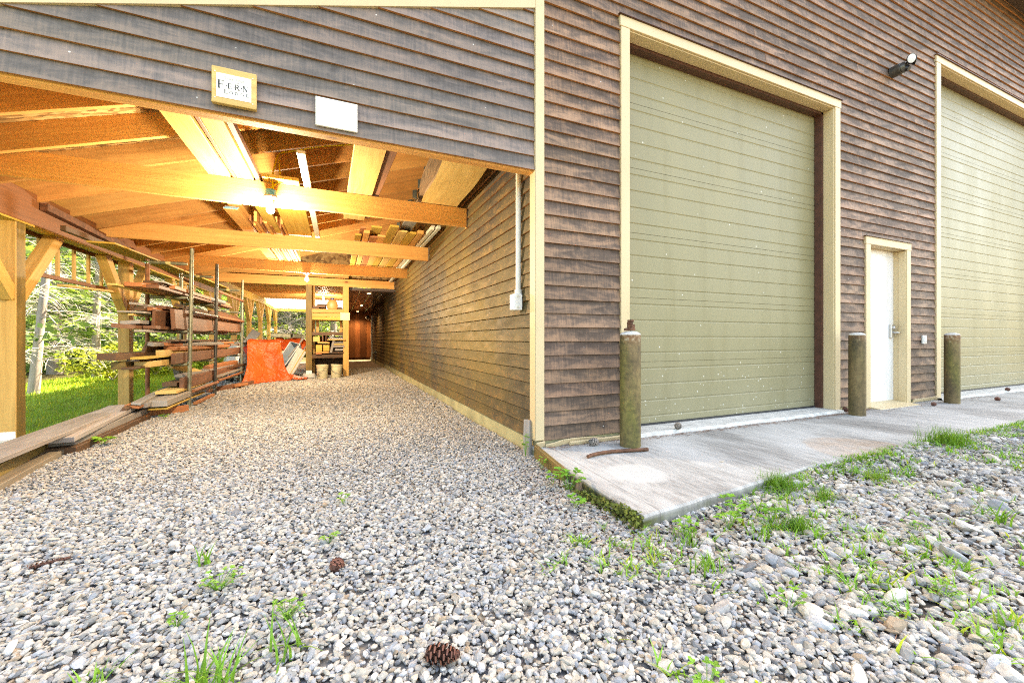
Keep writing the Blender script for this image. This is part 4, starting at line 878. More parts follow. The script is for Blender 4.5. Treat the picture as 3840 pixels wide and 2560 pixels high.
for x,y0,y1,z,w,t,mt,lb,dx,ro in LB:
    board((x-dx,y0,z),(x+dx,y1,z+random.uniform(-.01,.01)),w,t,mt,lb,'boards stored on the scaffold rack',up=(math.sin(ro),0,math.cos(ro)))
slab((-3.675,3.93,1.215),(-3.655,8.25,1.215),.27,.05,m_brown,'long dark red live edge slab on edge along the rack','boards stored on the scaffold rack',up=(1,0,.06),edge=m_brown,amp=.016,seed=9)
slab((-3.75,6.3,1.40),(-3.68,8.1,1.40),.2,.04,m_brown,'short live edge offcut above the long red slab','boards stored on the scaffold rack',up=(.6,0,.8),edge=m_brown,amp=.03,seed=12)
tubething('pipe',[(-3.80,4.30,1.66),(-3.59,6.3,1.63)],.042,m_pipegrey,'thick grey plastic pipe lying on the top tier','pipe',n=16,hollow=.14)
board((-4.15,6.0,.0),(-4.05,5.0,.88),.09,.045,m_grey,'grey board leaning diagonally behind the rack',None,up=(0,.6,.4)); board((-3.95,4.8,.52),(-3.72,5.6,.30),.045,.10,m_sap,'short pale brace wedged under the fourth tier',None)
board((-3.9,3.63,-.055),(-3.52,3.98,-.05),.05,.09,m_cedar,'orange timber lying on the gravel before the rack',None); board((-3.83,6.2,-.06),(-3.33,7.65,-.06),.05,.10,m_brown,'brown timber edging the gravel beside the tarp',None); board((-3.55,6.9,-.05),(-3.38,7.25,-.05),.07,.05,m_cedar,'small orange block in front of the brown timber',None); board((-3.60,4.6,-.07),(-3.62,5.7,-.07),.05,.04,m_cedar,'thin red batten along the foot of the rack',None)
# planks on the ground at the left
board((-3.72,.25,.125),(-4.05,3.22,.075),.26,.035,m_grey,'upper long brown grey plank on the pile by the left post','planks piled on the gravel',tint=(.85,.80,.78)); board((-3.83,1.62,.055),(-4.02,3.48,.085),.30,.045,m_grey,'broad pale plank second in the pile by the left post','planks piled on the gravel')
board((-3.84,1.78,-.005),(-3.92,3.60,.01),.20,.075,m_grey,'weathered slab third down in the left plank pile','planks piled on the gravel'); board((-3.80,1.68,-.065),(-3.86,3.42,-.07),.22,.09,m_dark,'lowest dark slab touching the gravel at left','planks piled on the gravel')
board((-3.70,.35,.02),(-3.98,1.75,-.01),.15,.10,m_postgreen,'mossy beam under the upper long plank','planks piled on the gravel'); board((-3.62,.30,-.055),(-3.84,1.72,-.07),.13,.07,m_grey,'grey rough board nearest the camera at the left','planks piled on the gravel',tint=(.75,.65,.5))

# ------------------------------------------------------------------ timber shelf with buckets
sh=empty('storage_shelf',(-1.8,9.0,-.1)); tag(sh,'timber post shelf packed with wood at the passage mouth','shelf')
def Q(m,x0,x1,y0,y1,z0,z1): m.box(x0+1.8,x1+1.8,y0-9,y1-9,z0+.1,z1+.1)
for x0,y0,zb in((-2.335,8.92,.0),(-1.42,8.96,-.1),(-2.30,9.75,-.12),(-1.42,9.75,-.12)):
    m=MB(); Q(m,x0,x0+.145,y0,y0+.145,zb,2.62 if y0>9.5 else 2.365); m.build('post',m_postgreen if x0<-2 and y0<9.5 else m_post,sh,bevel=.004)
for i,(z0,z1,mt) in enumerate(((1.635,1.735,m_pine2),(1.53,1.625,m_post),(1.44,1.522,m_yel),(1.02,1.115,m_dark),(.41,.505,m_dark))):
    for y in((8.965,9.8) if i!=1 else (8.975,)):
        m=MB(); Q(m,-2.19,-1.42,y,y+.05,z0,z1); m.build('rail',mt,sh,bevel=.003)
for z in(.508,1.118,1.738):
    m=MB()
    for k in range(3): Q(m,-2.25,-1.36,9.03+k*.25,9.265+k*.25,z-.03,z-.005)
    m.build('shelf_board',m_dark,sh)
m=MB(); Q(m,-2.3,-1.3,9.91,9.94,-.12,1.0); m.build('added_dark_backing',m_dark,sh)  # added dark sheet, stands in for dark clutter and hides bright ground behind
m=MB(); Q(m,-2.11,-2.04,9.55,9.6,1.115,1.44); m.build('stud',m_pine,sh); m=MB(); Q(m,-1.5,-1.43,9.55,9.6,1.115,1.44); m.build('stud',m_pine,sh); m=MB(); Q(m,-2.33,-2.19,8.905,8.92,.0,.09); m.build('base_plate',m_white,sh)
m=MB(); m.lathe([(.13+.9-.03,0),(.13,0)],(0,0,0),4) if False else m.lathe([(0,.105),(.15,.1),(.17,.0),(0,.0)],(-.46,0,0),18); m.build('footing',m_pale,sh,smooth=True)
def bucket(x,y,tilt,label,writing):
    e=empty('bucket',(x,y,-.115)); e.rotation_euler=(R(-tilt),R(tilt),0); tag(e,label,'bucket','cream plastic buckets under the shelf')
    m=MB(); m.lathe([(0,.0),(.122,.0),(.126,.01),(.140,.285),(.150,.285),(.150,.30),(.143,.302),(.145,.33),(.152,.33),(.152,.36),(.147,.362),(.143,.35),(.125,.02),(0,.02)],n=28); m.build('pail',m_bucket,e,smooth=True)
    m=MB(); m.tube(curve([(-.145,-.03,.29),(-.11,-.12,.2),(0,-.165,.13),(.11,-.12,.2),(.145,-.03,.29)] if not writing else [(-.145,-.03,.29),(-.13,-.11,.19),(-.02,-.17,.2),(.05,-.16,.26)],6),.004,6); m.build('handle',m_black,e)
    if writing:
        text('TAL',.05,(-.085,-.112,.075),m_ink,e,rot=(R(86),0,R(-36))); text('nk',.05,(-.085,-.116,.125),m_ink,e,rot=(R(86),0,R(-36)))
bucket(-1.93,8.66,0,'left cream bucket with black letters on its side',True); bucket(-1.60,8.72,4,'right cream bucket tilted with its handle hanging down',False)
r=empty('jug',(-1.69,8.99,1.735)); tag(r,'orange plastic jug with blue cap on the top shelf','jug')
m=MB(); m.lathe([(0,0),(.115,.0),(.135,.03),(.14,.12),(.125,.2),(.075,.255),(.04,.265),(.0,.265)],n=20); o=m.build('body',m_jug,r,smooth=True); o.scale=(1,.55,1); m=MB(); m.lathe([(.045,.255),(.045,.31),(0,.312)],n=14); m.build('cap',m_bluecap,r,smooth=True)
GS='offcuts stored in the timber shelf'
for i,a in enumerate((((-2.12,8.95,1.75),(-2.10,9.7,1.76),.2,.03,m_dark,'dark board at the left of the top shelf'),((-2.02,9.0,1.80),(-2.0,9.7,1.80),.3,.05,m_brown,'brown slab stacked on the top shelf left of jug'),((-1.95,9.05,1.85),(-1.97,9.7,1.86),.24,.04,m_dark,'small dark stack beside the jug on the top shelf'),((-1.53,9.0,1.77),(-1.5,9.7,1.77),.16,.06,m_dark,'dark offcut right of the jug on the top shelf'),
 ((-1.82,8.93,.905),(-1.36,8.93,.905),.06,.03,m_pine,'bright orange lath across the shelf under the pipes'),((-2.08,8.95,.92),(-2.06,9.7,.92),.16,.13,m_sap,'ragged sapwood block at the left under the window'),((-1.93,8.96,.96),(-1.85,9.7,.96),.03,.2,m_brown,'slanted brown board under the shelf window'),((-1.85,8.94,.93),(-1.72,9.7,.85),.02,.22,m_brown,'row of thin brown slats leaning under the pipes'),
 ((-2.05,8.95,.83),(-1.76,8.95,.82),.05,.04,m_pine,'orange strip over the two square blocks'),((-2.02,8.95,.68),(-2.02,9.6,.68),.15,.17,m_yel,'left square yellow block end in the shelf'),((-1.84,8.95,.68),(-1.84,9.6,.68),.15,.16,m_yel,'right square yellow block end in the shelf'),((-2.10,8.94,.57),(-1.78,8.94,.56),.05,.03,m_pine,'orange strip under the two square blocks'),
 ((-1.73,8.95,.55),(-1.66,8.97,.88),.06,.05,m_grey,'grey stick leaning in the middle of the shelf'),((-1.53,8.96,.83),(-1.53,9.7,.83),.25,.03,m_grey,'thin grey board on the right pile of the shelf'),((-1.54,8.95,.78),(-1.54,9.7,.78),.27,.04,m_sap,'pale board in the right pile of the shelf'),((-1.54,8.94,.72),(-1.54,9.7,.72),.3,.06,m_grey,'thick grey board in the right pile of the shelf'),((-1.52,8.96,.63),(-1.52,9.7,.63),.22,.05,m_grey,'short grey board low in the right pile'),((-1.60,8.95,.55),(-1.6,9.7,.55),.4,.04,m_dark,'wide dark board at the bottom of the shelf'),((-2.1,8.93,.53),(-1.95,8.93,.53),.05,.03,m_cedar,'short red strip lying on the lowest shelf rail'))):
    board(*a,group=GS)
for i in range(8): tubething('pipe',[(-1.765+i*.046,8.93,.945),(-1.765+i*.046,9.7,.945)],.022,m_white,'white plastic pipe end in the bottom row under the shelf window','pipe','white pipes in the shelf',12,.25)
for i in range(3): tubething('pipe',[(-1.742+i*.046-(.02 if i==2 else 0),8.94,.985+(.04 if i==2 else 0)),(-1.742+i*.046,9.7,.985)],.022,m_white,'white plastic pipe end in the upper rows under the shelf window','pipe','upper white pipes in the shelf',12,.25)
r=empty('notice',(-1.36,8.945,1.44)); tag(r,'pale faded notice sheet pinned on the right shelf post','notice')
m=MB(); m.box(-.13,.11,-.008,-.002,0,.205); m.build('sheet',m_bucketpale,r); m=MB()
for a in((-.105,.085,.183,.004),(-.105,.085,.025,.004)): m.beam((a[0],-.009,a[2]),(a[1],-.009,a[2]),.006,.001,(0,-1,0))
for x in(-.105,.085): m.beam((x,-.009,.03),(x,-.009,.18),.006,.001,(0,-1,0))
m.beam((.02,-.009,.04),(.06,-.009,.065),.012,.001,(0,-1,0)); m.build('border',m_greyink,r)

# ------------------------------------------------------------------ tarp and junk
def cloth(name,fn,nu,nv,mat,label,cat,th=.004,group=None):
    m=MB(); g=[[Vector(fn(i/nu,j/nv)) for i in range(nu+1)] for j in range(nv+1)]
    for j in range(nv):
        for i in range(nu): m.face([g[j][i],g[j][i+1],g[j+1][i+1],g[j+1][i]])
    o=m.build(name,mat,smooth=True,origin=g[0][0]); s=o.modifiers.new('thick','SOLIDIFY'); s.thickness=th; return tag(o,label,cat,group)
def tarp1(u,v):
    # u across, v from the ground up and over the pile
    b=Vector((-3.52+.90*u,7.48+.82*u**.8,-.095+.01*math.sin(u*20))); t=Vector((-3.57+.70*u,8.38+.12*u,.87-.05*u*u+.012*math.sin(u*9)))
    if v<.8:
        k=v/.8; p=b.lerp(t,k); bow=math.sin(math.pi*k); nrm=Vector((.55,-.8,.1))
        p=p+nrm*(-.12*bow*(.3+u*.7)+.035*math.sin(u*7+2.5*k)*(1-.5*k)+.03*math.sin(3*u+6*k)*bow+.02*math.sin(13*u-3*k)*(1-k)); p=p+nrm*(.02*abs(math.sin(5*u+2*k+1.5*math.sin(4*k)))*bow+.012*abs(math.sin(9*k-4*u))*bow-.02*bow*abs(math.sin(3.3*u-1.2*k+.4))); p.x+=.10*bow*(1-u)*.6 
    else:
        k=(v-.8)/.2; p=t+Vector((.02*k,.75*k,.05*math.sin(math.pi*k*.8)+.02*math.sin(u*8+k*5)))
    return p
cloth('tarp',tarp1,44,44,m_tarp,'orange tarp hanging down to the gravel over a pile','tarp')
def tarp2(u,v): 
    a=Vector((-2.72,8.30,-.09)); return a+Vector((.02+.42*u-.3*v*(1-u),.05+.32*u*v+.2*v,.34*v*(1-u)**1.5*(1-.3*v)+.03*math.sin(9*u+3*v)*(1-u)+.012))
cloth('tarp',tarp2,16,12,m_tarp,'crumpled orange tarp corner spread on the ground','tarp')
def tarp3(u,v): 
    return Vector((-3.15+.95*u,9.75+.9*v,.62+.36*min(1,v*2.6)**.7+.035*math.sin(u*11+v*3)+.03*math.sin(u*23)*(1-v)-.05*u*v-.04*u))
cloth('tarp',tarp3,36,14,m_tarp,'orange tarp bunched on top of the rear junk pile','tarp')
m=MB(); m.beam((-3.28,10.0,1.03),(-2.78,10.05,1.02),.25,.13); m.beam((-2.765,10.05,1.02),(-2.5,10.15,.99),.25,.13); tag(m.build('kerb_block',m_galv,bevel=.02,origin=(-3.28,10,1.0)),'grey green log block lying on the rear orange tarp','block')
m=MB(); m.beam((-2.79,8.72,-.09),(-2.42,8.98,.64),.23,.035,(.6,-1,.2)); o=m.build('white_panel',m_whitewash,bevel=.004,origin=(-2.79,8.72,-.09)); tag(o,'scuffed white panel leaning against the left shelf post','panel')
m=MB(); m.beam((-2.752,8.74,-.09),(-2.372,9.0,.64),.02,.05,(.6,-1,.2)); m.build('wooden_edge',m_sap).parent=o; o.children[0].matrix_parent_inverse=Matrix.Translation(-o.location)
# wheelbarrow tipped up
wb=empty('wheelbarrow',(-2.62,9.2,.46)); _y=-Vector((.50,.18,.84)).normalized(); _z=Vector((-.75,-.55,.4)); _z=(_z-_y*_z.dot(_y)).normalized(); _x=_y.cross(_z); wb.rotation_euler=Matrix((_x,_y,_z)).transposed().to_euler(); wb.scale=(.8,.8,.8); tag(wb,'old wheelbarrow tipped up beside the orange tarp','wheelbarrow')
m=MB(); T=[(-.3,-.38,.25),(.3,-.38,.25),(.27,.42,.25),(-.27,.42,.25)]; Bm=[(-.2,-.25,0),(.2,-.25,0),(.18,.2,.03),(-.18,.2,.03)]
for i in range(4):
    j=(i+1)%4; m.face([T[i],T[j],Bm[j],Bm[i]]); 
m.face(Bm); tr=m.build('tray',m_blue2,wb,smooth=False); s=tr.modifiers.new('t','SOLIDIFY'); s.thickness=.012
m=MB(); m.tube([*T,T[0]],.014,8); m.build('rim',m_white,tr,smooth=True)
for s in(-1,1):
    m=MB(); m.tube([(s*.1,.62,-.12),(s*.2,-.3,-.03),(s*.27,-1.0,.05)],.02,8); m.build('handle',m_grey,wb,smooth=True); m=MB(); m.tube([(s*.18,-.2,-.03),(s*.2,-.25,-.32),(s*.2,-.12,-.32)],.012,8); m.build('leg',m_rust,wb)
m=MB(); m.lathe([(.08,-.04),(.17,-.045),(.19,0),(.17,.045),(.08,.04),(.03,.03),(.03,-.03),(.08,-.04)],(0,.62,-.12),20,axis=(1,0,0)); m.build('wheel',m_rubber,wb,smooth=True)
tubething('pole',[(-2.75,9.0,.45),(-2.34,9.15,1.02)],.017,m_grey,'thin grey pole leaning out of the junk pile','pole')
board((-3.60,8.55,.80),(-3.42,8.75,1.12),.20,.02,m_blackm,'dark board sticking up behind the orange tarp',None,up=(.3,-1,.2)); board((-3.38,8.65,.8),(-3.52,8.8,1.2),.045,.05,m_sap,'pale stick propped behind the orange tarp',None); board((-3.85,8.15,1.2),(-3.5,8.5,.82),.035,.02,m_grey,'thin grey lath slanting onto the orange tarp',None)
r=empty('barrel',(-2.95,9.7,-.12)); tag(r,'cream barrel half hidden under the rear orange tarp','barrel'); m=MB(); m.lathe([(0,0),(.26,0),(.28,.2),(.275,.4),(.28,.6),(.25,.72),(0,.73)],n=20); m.build('drum',m_bucket,r,smooth=True); m=MB(); m.lathe([(.285,.2),(.295,.22),(.285,.24)],n=20); m.build('hoop',m_bucket,r,smooth=True)
r=empty('mower',(-3.75,8.75,-.1)); r.rotation_euler=(0,0,.4); tag(r,'small machine under a cloudy plastic sheet behind the rack','machine')
m=MB(); m.box(-.22,.22,-.25,.25,.12,.28); m.lathe([(0,.28),(.15,.28),(.15,.42),(.1,.5),(0,.5)],n=14); m.build('body',m_blackm,r,bevel=.02)
for s in(-1,1):
    for q in(-.2,.2): m=MB(); m.lathe([(.04,-.03),(.10,-.035),(.11,0),(.10,.035),(.04,.03)],(s*.25,q,.11),14,axis=(1,0,0)); m.build('wheel',m_rubber,r,smooth=True)
m=MB(); m.tube(curve([(-.18,.2,.25),(-.2,.55,.85),(.2,.55,.85),(.18,.2,.25)],3),.013,8); m.build('handle',m_black,r,smooth=True)
def sheetfn(u,v):
    a=u*2*math.pi; k=math.sin(v*math.pi/2); return Vector((-3.80+(.10+.30*v)*math.cos(a)*(1+.10*math.sin(5*a)),8.72+(.10+.30*v)*math.sin(a)*(1+.1*math.cos(4*a)),.86-.80*v**1.4+.02*math.sin(7*a)))
cloth('plastic_sheet',sheetfn,28,12,m_plastic,'cloudy crumpled plastic sheet over the small machine','plastic sheet')
r=empty('fuel_can',(-3.60,8.62,.46)); tag(r,'red fuel can between plastic sheet and orange tarp','can'); m=MB(); m.beam((0,0,0),(0,0,.28),.16,.14,(0,1,0)); m.build('body',m_redp,r,bevel=.025); m=MB(); m.tube([(0,.03,.28),(0,.05,.34),(0,-.06,.34),(0,-.05,.28)],.012,8); m.build('handle',m_redp,r); m=MB(); m.lathe([(.02,.28),(.02,.32),(0,.32)],(.05,0,0),10); m.build('cap',m_black,r)
board((-3.9,8.6,.0),(-3.62,8.75,.46),.5,.03,m_dark,'dark crate side standing behind the rack end',None,up=(0,-1,0)); board((-3.75,8.45,-.08),(-3.4,9.4,.36),.06,.5,m_dark,'dark pallet piece under the fuel can',None)
tubething('pole',[(-4.86,15.0,-.3),(-4.86,15.0,2.35)],.06,m_teal,'teal green pole standing outside the rear posts','pole',n=12)

# ------------------------------------------------------------------ vegetation
def leaves_np(name,C,S,mat,tint,parent=None,flat=.0,asp=.45,thr=None):
    """one small leaf-shaped quad per centre"""
    N=len(C); d=rng.normal(size=(N,3)); d[:,2]*=(1-flat); d/=np.linalg.norm(d,axis=1,keepdims=True)
    if thr is not None: d=thr
    r=rng.normal(size=(N,3)); r[:,2]+=flat*2; s=np.cross(d,r); s/=np.linalg.norm(s,axis=1,keepdims=True)+1e-9
    S=S[:,None]; a=C-d*S*.5; b=C+s*S*asp*.5; c=C+d*S*.5; e=C-s*S*asp*.5
    V=np.stack([a,b,c,e],1).reshape(-1,3); F=np.arange(N*4).reshape(-1,4); T=np.repeat(tint,4,0)
    o=mesh_np(name,V,F,mat,T); o.parent=parent; return o
def conifer(x,y,h,r0,cr,label,lo=.35,dead=.5,dens=1.0,lean=0,group='conifers behind the carport'):
    g=float(H(x,y)); e=empty('conifer_tree',(x,y,g-.1)); tag(e,label,'tree',group)
    m=MB(); pts=[]; n=9
    for k in range(n+1): pts.append((lean*k/n*h*.1+.06*math.sin(k*1.3+x),.06*math.cos(k+y),h*k/n))
    m.tube(pts,[r0*(1-.9*k/n)*(1.25 if k==0 else 1) for k in range(n+1)],10); m.build('trunk',m_trunk,e,smooth=True)
    m=MB(); cz=[];
    nb=int(22+h*7)
    cen=[];sz=[]
    for b in range(nb):
        z=h*(.06+.92*b/nb)+random.uniform(-.1,.1); t=z/h; a=b*2.4+random.uniform(-.5,.5); L=cr*(1-t)**.75*random.uniform(.55,1.1)+.25
        if t<.12: L*=.55
        dr=Vector((math.cos(a),math.sin(a),0)); alive=t>lo or random.random()>dead
        p0=Vector((lean*t*h*.1,0,z)); sag=.25 if alive else .18
        P_=[p0, p0+dr*L*.4+Vector((0,0,.02)), p0+dr*L*.75+Vector((0,0,-sag*L*.3)), p0+dr*L+Vector((0,0,-sag*L*.75))]
        if alive:
            m.tube(P_,[.018,.012,.008,.003],4,caps=False)
            k=int(34*L*dens)+6
            for q in range(k):
                u=random.uniform(.2,1.03); c=p0+dr*L*u+Vector((0,0,-sag*L*.75*u*u)); sp=.30*L*(1.1-u)+.10
                side=Vector((-dr.y,dr.x,0))*random.gauss(0,sp); cen.append(c+side+Vector((0,0,random.gauss(-.05,.07)))); sz.append(random.uniform(.10,.24))
        else:
            m.tube(P_,[.010,.007,.004,.0015],4,caps=False,m=1)
            for q in range(int(8+L*7)):
                u=random.uniform(.25,.95); c=p0+dr*L*u+Vector((0,0,-sag*L*.75*u*u)); s=random.choice((-1,1)); dd=(dr*.6+Vector((-dr.y,dr.x,0))*s*random.uniform(.5,1)+Vector((0,0,random.uniform(-.55,.25)))).normalized(); l=L*random.uniform(.2,.45)
                m.tube([c,c+dd*l*.6,c+dd*l+Vector((0,0,-.15*l))],[.0045,.003,.0015],3,caps=False,m=1)
    m.build('branches',[m_trunk,m_twig],e)
    if cen:
        C=np.array([c[:] for c in cen]); tn=np.repeat(rng.uniform(.65,1.35,(len(C),1)),3,1)*np.array([1,1,.9]); leaves_np('crown',C,np.array(sz),m_leaf,tn,e,flat=.5,asp=.5)
    return e
TREES=[(-7.6,9.2,13,.085,2.6,'pale leaning trunk with bare dead limbs at the lawn edge',.45,.92,.8,.25),(-8.4,13.6,15,.10,2.8,'straight grey conifer with bare twigs left of second post',.4,.85,1,0),
(-9.8,11.5,14,.12,2.8,'slim conifer standing between the two bare trunks',.2,.5,1.1,0),(-10.5,16,17,.2,3.2,'tall bushy conifer at the left of the grove',.1,.4,1.2,0),(-7.4,17.5,16,.17,3.0,'conifer behind the second carport post',.25,.6,1.1,0),(-6.6,21.5,16,.18,3.0,'conifer straight behind the scaffold rack',.2,.6,1.1,0),
(-5.9,26,17,.2,3.0,'grey trunk seen beside the rear carport posts',.35,.8,1,0),(-4.55,27.5,17,.22,3.2,'pale thick trunk left in the rear opening',.4,.8,1,0),(-3.1,28.5,17,.24,3.2,'pale thick trunk right of the rear opening',.4,.8,1,0),(-1.75,27.5,17,.22,3.0,'grey trunk seen through the shelf window',.35,.7,1.1,0),
(-8.8,23,18,.2,3.4,'dense green conifer in the middle of the grove',.08,.3,1.2,0),(-12.8,20,18,.2,3.4,'broad dark conifer deep in the grove',.06,.2,1.2,0),(-7,31,19,.2,3.6,'far green conifer behind the rear sheet roof',.05,.2,1.1,0),(-.2,31,18,.2,3.4,'far conifer behind the barn corner',.08,.3,1,0),(-13.5,13.5,16,.18,3.2,'dark conifer at the far left by the first post',.08,.3,1.1,0),(-10.8,27.5,19,.2,3.6,'tall far conifer above the ladder',.05,.2,1.1,0),(-3.9,34,19,.2,3.6,'far green conifer filling the rear opening',.04,.2,1.2,0)]
for t in TREES: conifer(*t)
def bush(x,y,h,w,label,n,mat=m_bush):
    g=float(H(x,y)); e=empty('shrub',(x,y,g)); tag(e,label,'shrub','shrubs along the lawn edge')
    d=rng.normal(size=(n,3)); d/=np.linalg.norm(d,axis=1,keepdims=True); rr=rng.uniform(.35,1,n)**.5; C=d*rr[:,None]*np.array([w,w,h*.5])*(1+.25*np.sin(4*d[:,:1]+3*d[:,1:2])); C[:,2]+=h*.5; C=C[C[:,2]>0]
    leaves_np('foliage',C,rng.uniform(.06,.15,len(C)),mat,np.repeat(rng.uniform(.7,1.3,(len(C),1)),3,1),e,.3,.6)
    m=MB()
    for k in range(7): a=k*.9; m.tube([(0,0,0),(w*.3*math.cos(a),w*.3*math.sin(a),h*.4),(w*.6*math.cos(a),w*.6*math.sin(a),h*.75)],[.015,.01,.004],4)
    m.build('stem',m_twig,e)
for a in((-7.4,11.9,1.1,.9,'sunlit yellow green shrub left of the second post',1500),(-7.0,13.6,.9,.8,'sunny shrub behind the second post',1200),(-7.2,15.6,1.0,.9,'bright shrub seen through the rack at its left',1300),(-8.9,10.2,.8,.7,'low shrub between the bare trunks',900),(-6.4,17.8,1.0,.9,'leafy shrub behind the rack uprights',1300),(-5.6,20.5,1.1,1.0,'leafy shrub seen left of the orange tarp',1300),(-4.0,25.2,1.2,1.3,'wide green shrub beyond the rear opening',1900),(-2.2,25.6,1.3,1.2,'leafy green shrub right in the rear opening',1700)): bush(*a)
# far wood as one mass: leaf clumps up the slope
N=60000; th=rng.uniform(R(88),R(150),N); dd=rng.uniform(30,62,N); X=-2+dd*np.cos(th); Y=dd*np.sin(th)+2; base=H(X,Y); hh=rng.uniform(0,1,N)**.9*13
cl=np.sin(X*.9)*np.cos(Y*.7)+.5*np.sin(X*2.3+Y*1.7); ok=(hh<8+4.5*cl); C=np.stack([X,Y,base+hh],1)[ok]
o=leaves_np('woodland',C,rng.uniform(.5,1.1,len(C)),m_leaf,np.repeat(rng.uniform(.5,1.3,(len(C),1)),3,1),None,.4,.6); tag(o,'far green woodland rising behind the carport','woodland',kind='stuff')
N=26000; th=rng.uniform(R(90),R(140),N); dd=rng.uniform(19,31,N); X=-2+dd*np.cos(th); Y=dd*np.sin(th)
cl=np.sin(X*1.3)*np.cos(Y*1.1)+.5*np.sin(X*3.1+Y*2.3); hh=rng.uniform(0,1,N)**1.2*(1.6+1.1*cl); ok=(hh>0)&~((X>-5.2)&(Y<24)); C=np.stack([X,Y,H(X,Y)+hh],1)[ok]
o=leaves_np('undergrowth',C,rng.uniform(.12,.3,len(C)),m_leaf,np.repeat(rng.uniform(.6,1.4,(len(C),1)),3,1),None,.3,.6); tag(o,'green undergrowth among the conifers','undergrowth',kind='stuff')

def blades(xy,hgt,wd,lean,seg=3):
    """curved grass blades -> V,F"""
    N=len(xy); a=rng.uniform(0,2*np.pi,N); ln=lean*rng.uniform(.3,1.3,N); V=[]; s=np.stack([-np.sin(a),np.cos(a)],1); dr=np.stack([np.cos(a),np.sin(a)],1); z0=H(xy[:,0],xy[:,1])
    for k in range(seg+1):
        t=k/seg; c=xy+dr*(ln*t*t)[:,None]; wv=wd*(1-t**1.6)*.5+.0003
        for sg in(-1,1): V.append(np.concatenate([c+s*(wv*sg)[:,None],(z0+hgt*(t-.28*t*t*np.minimum(1.2,ln/np.maximum(hgt,.01))))[:,None]],1))
    V=np.stack(V,1); F=[]
    for k in range(seg): F.append([2*k,2*k+1,2*k+3,2*k+2])
    F=(np.array(F)[None]+np.arange(N)[:,None,None]*(2*seg+2)).reshape(-1,4); return V.reshape(-1,3),F,2*seg+2
def grass_obj(name,xy,h,wd,ln,mat,lo=.7,hi=1.3,warm=None):
    V,F,k=blades(xy,h,wd,ln); t=np.repeat(rng.uniform(lo,hi,(len(xy),1)),3,1)
    if warm is not None: t=t*np.where(rng.uniform(size=(len(xy),1))<warm,np.array([[1.9,1.15,.8]]),1.0)
    return mesh_np(name,V,F,mat,np.repeat(t,k,0))
# lawn blades
N=60000; xy=np.stack([rng.uniform(-9.1,-4.45,N),rng.uniform(1.5,20,N)],1); xy=xy[(rng.uniform(size=N)<np.clip(1.4-xy[:,1]/16,.25,1))]
n=len(xy); m_lawnblade=M_leaf('lawn blades',(.15,.28,.03),(.28,.38,.06),.4)
n=len(xy); tag(grass_obj('lawn_grass',xy,rng.uniform(.03,.085,n)*np.where(xy[:,1]>9,1.3,1),np.where(xy[:,1]>8,.012,.007),.03,m_lawnblade,.7,1.4,.12),'short lawn grass beyond the carport posts','grass',kind='stuff')
# weeds in the right gravel
def clump_pts(cs): return np.concatenate([np.array([[x,y]])+rng.normal(size=(n,2))*s for x,y,s,n in cs])
N=2700; wx=rng.uniform(-.75,6.5,N); wy=rng.uniform(-2.7,-1.2,N); nz=np.sin(2.3*wx+.5)*np.cos(3.1*wy)+.7*np.sin(5.1*wx-2.2*wy)
edge=wy>-1.62; ok=((nz>.25)|((nz>-.25)&edge&(wx>.3))|(rng.uniform(size=N)<.12))&(rng.uniform(size=N)<np.where(wx<.4,.55,.8))&~((wx<-.05)&(wy>-1.35))&(wy<-1.24-.12*np.clip((1.6-wx)/1.7,0,1)); seeds=np.stack([wx,wy],1)[ok]
cs=[(x,y,.018,int(rng.integers(3,10))) for x,y in seeds]; xy=clump_pts(cs); n=len(xy)
tag(grass_obj('weeds',xy,rng.uniform(.03,.075,n),rng.uniform(.005,.011,n),.06,m_weed,.75,1.4,.14),'sparse grass seedlings growing through the gravel','weeds',kind='stuff')
N=230; ex=rng.uniform(1.0,7,N); cs=[(x,-1.285+rng.normal()*.05-.03*(x<1.8),.03,int(rng.integers(8,22))) for x in ex]; xy=clump_pts(cs); xy=xy[xy[:,1]<-1.2]; n=len(xy)
tag(grass_obj('edge_grass',xy,rng.uniform(.02,.05,n),rng.uniform(.004,.008,n),.04,m_weed,.7,1.35,.22),'low yellow green grass fringe along the apron edge','grass',kind='stuff')
def tuft(x,y,n,h,s,label,mat=None,wd=.0035,ln=.07):
    xy=np.array([[x,y]])+rng.normal(size=(n,2))*s; V,F,k=blades(xy,h*rng.uniform(.5,1.1,n),np.full(n,wd),ln); t=np.repeat(rng.uniform(.6,1.3,(n,1)),3,1); z=float(H(x,y)); V=V-np.array([x,y,z]); o=mesh_np('grass_tuft',V,F,mat or m_grass,np.repeat(t,k,0)); o.location=(x,y,z); return tag(o,label,'grass tuft','grass tufts in the gravel')
tuft(1.06,-1.37,420,.12,.05,'dense round grass tuft at the middle of apron edge',wd=.003); tuft(3.38,-1.36,420,.17,.07,'tallest dark green tuft on the apron edge',wd=.0035); tuft(.60,-1.78,170,.10,.028,'spiky dark tuft in the right gravel'); tuft(1.12,-1.62,120,.10,.03,'fine tuft below the dense round tuft'); tuft(1.75,-1.6,110,.09,.03,'thin tuft further right in the gravel')
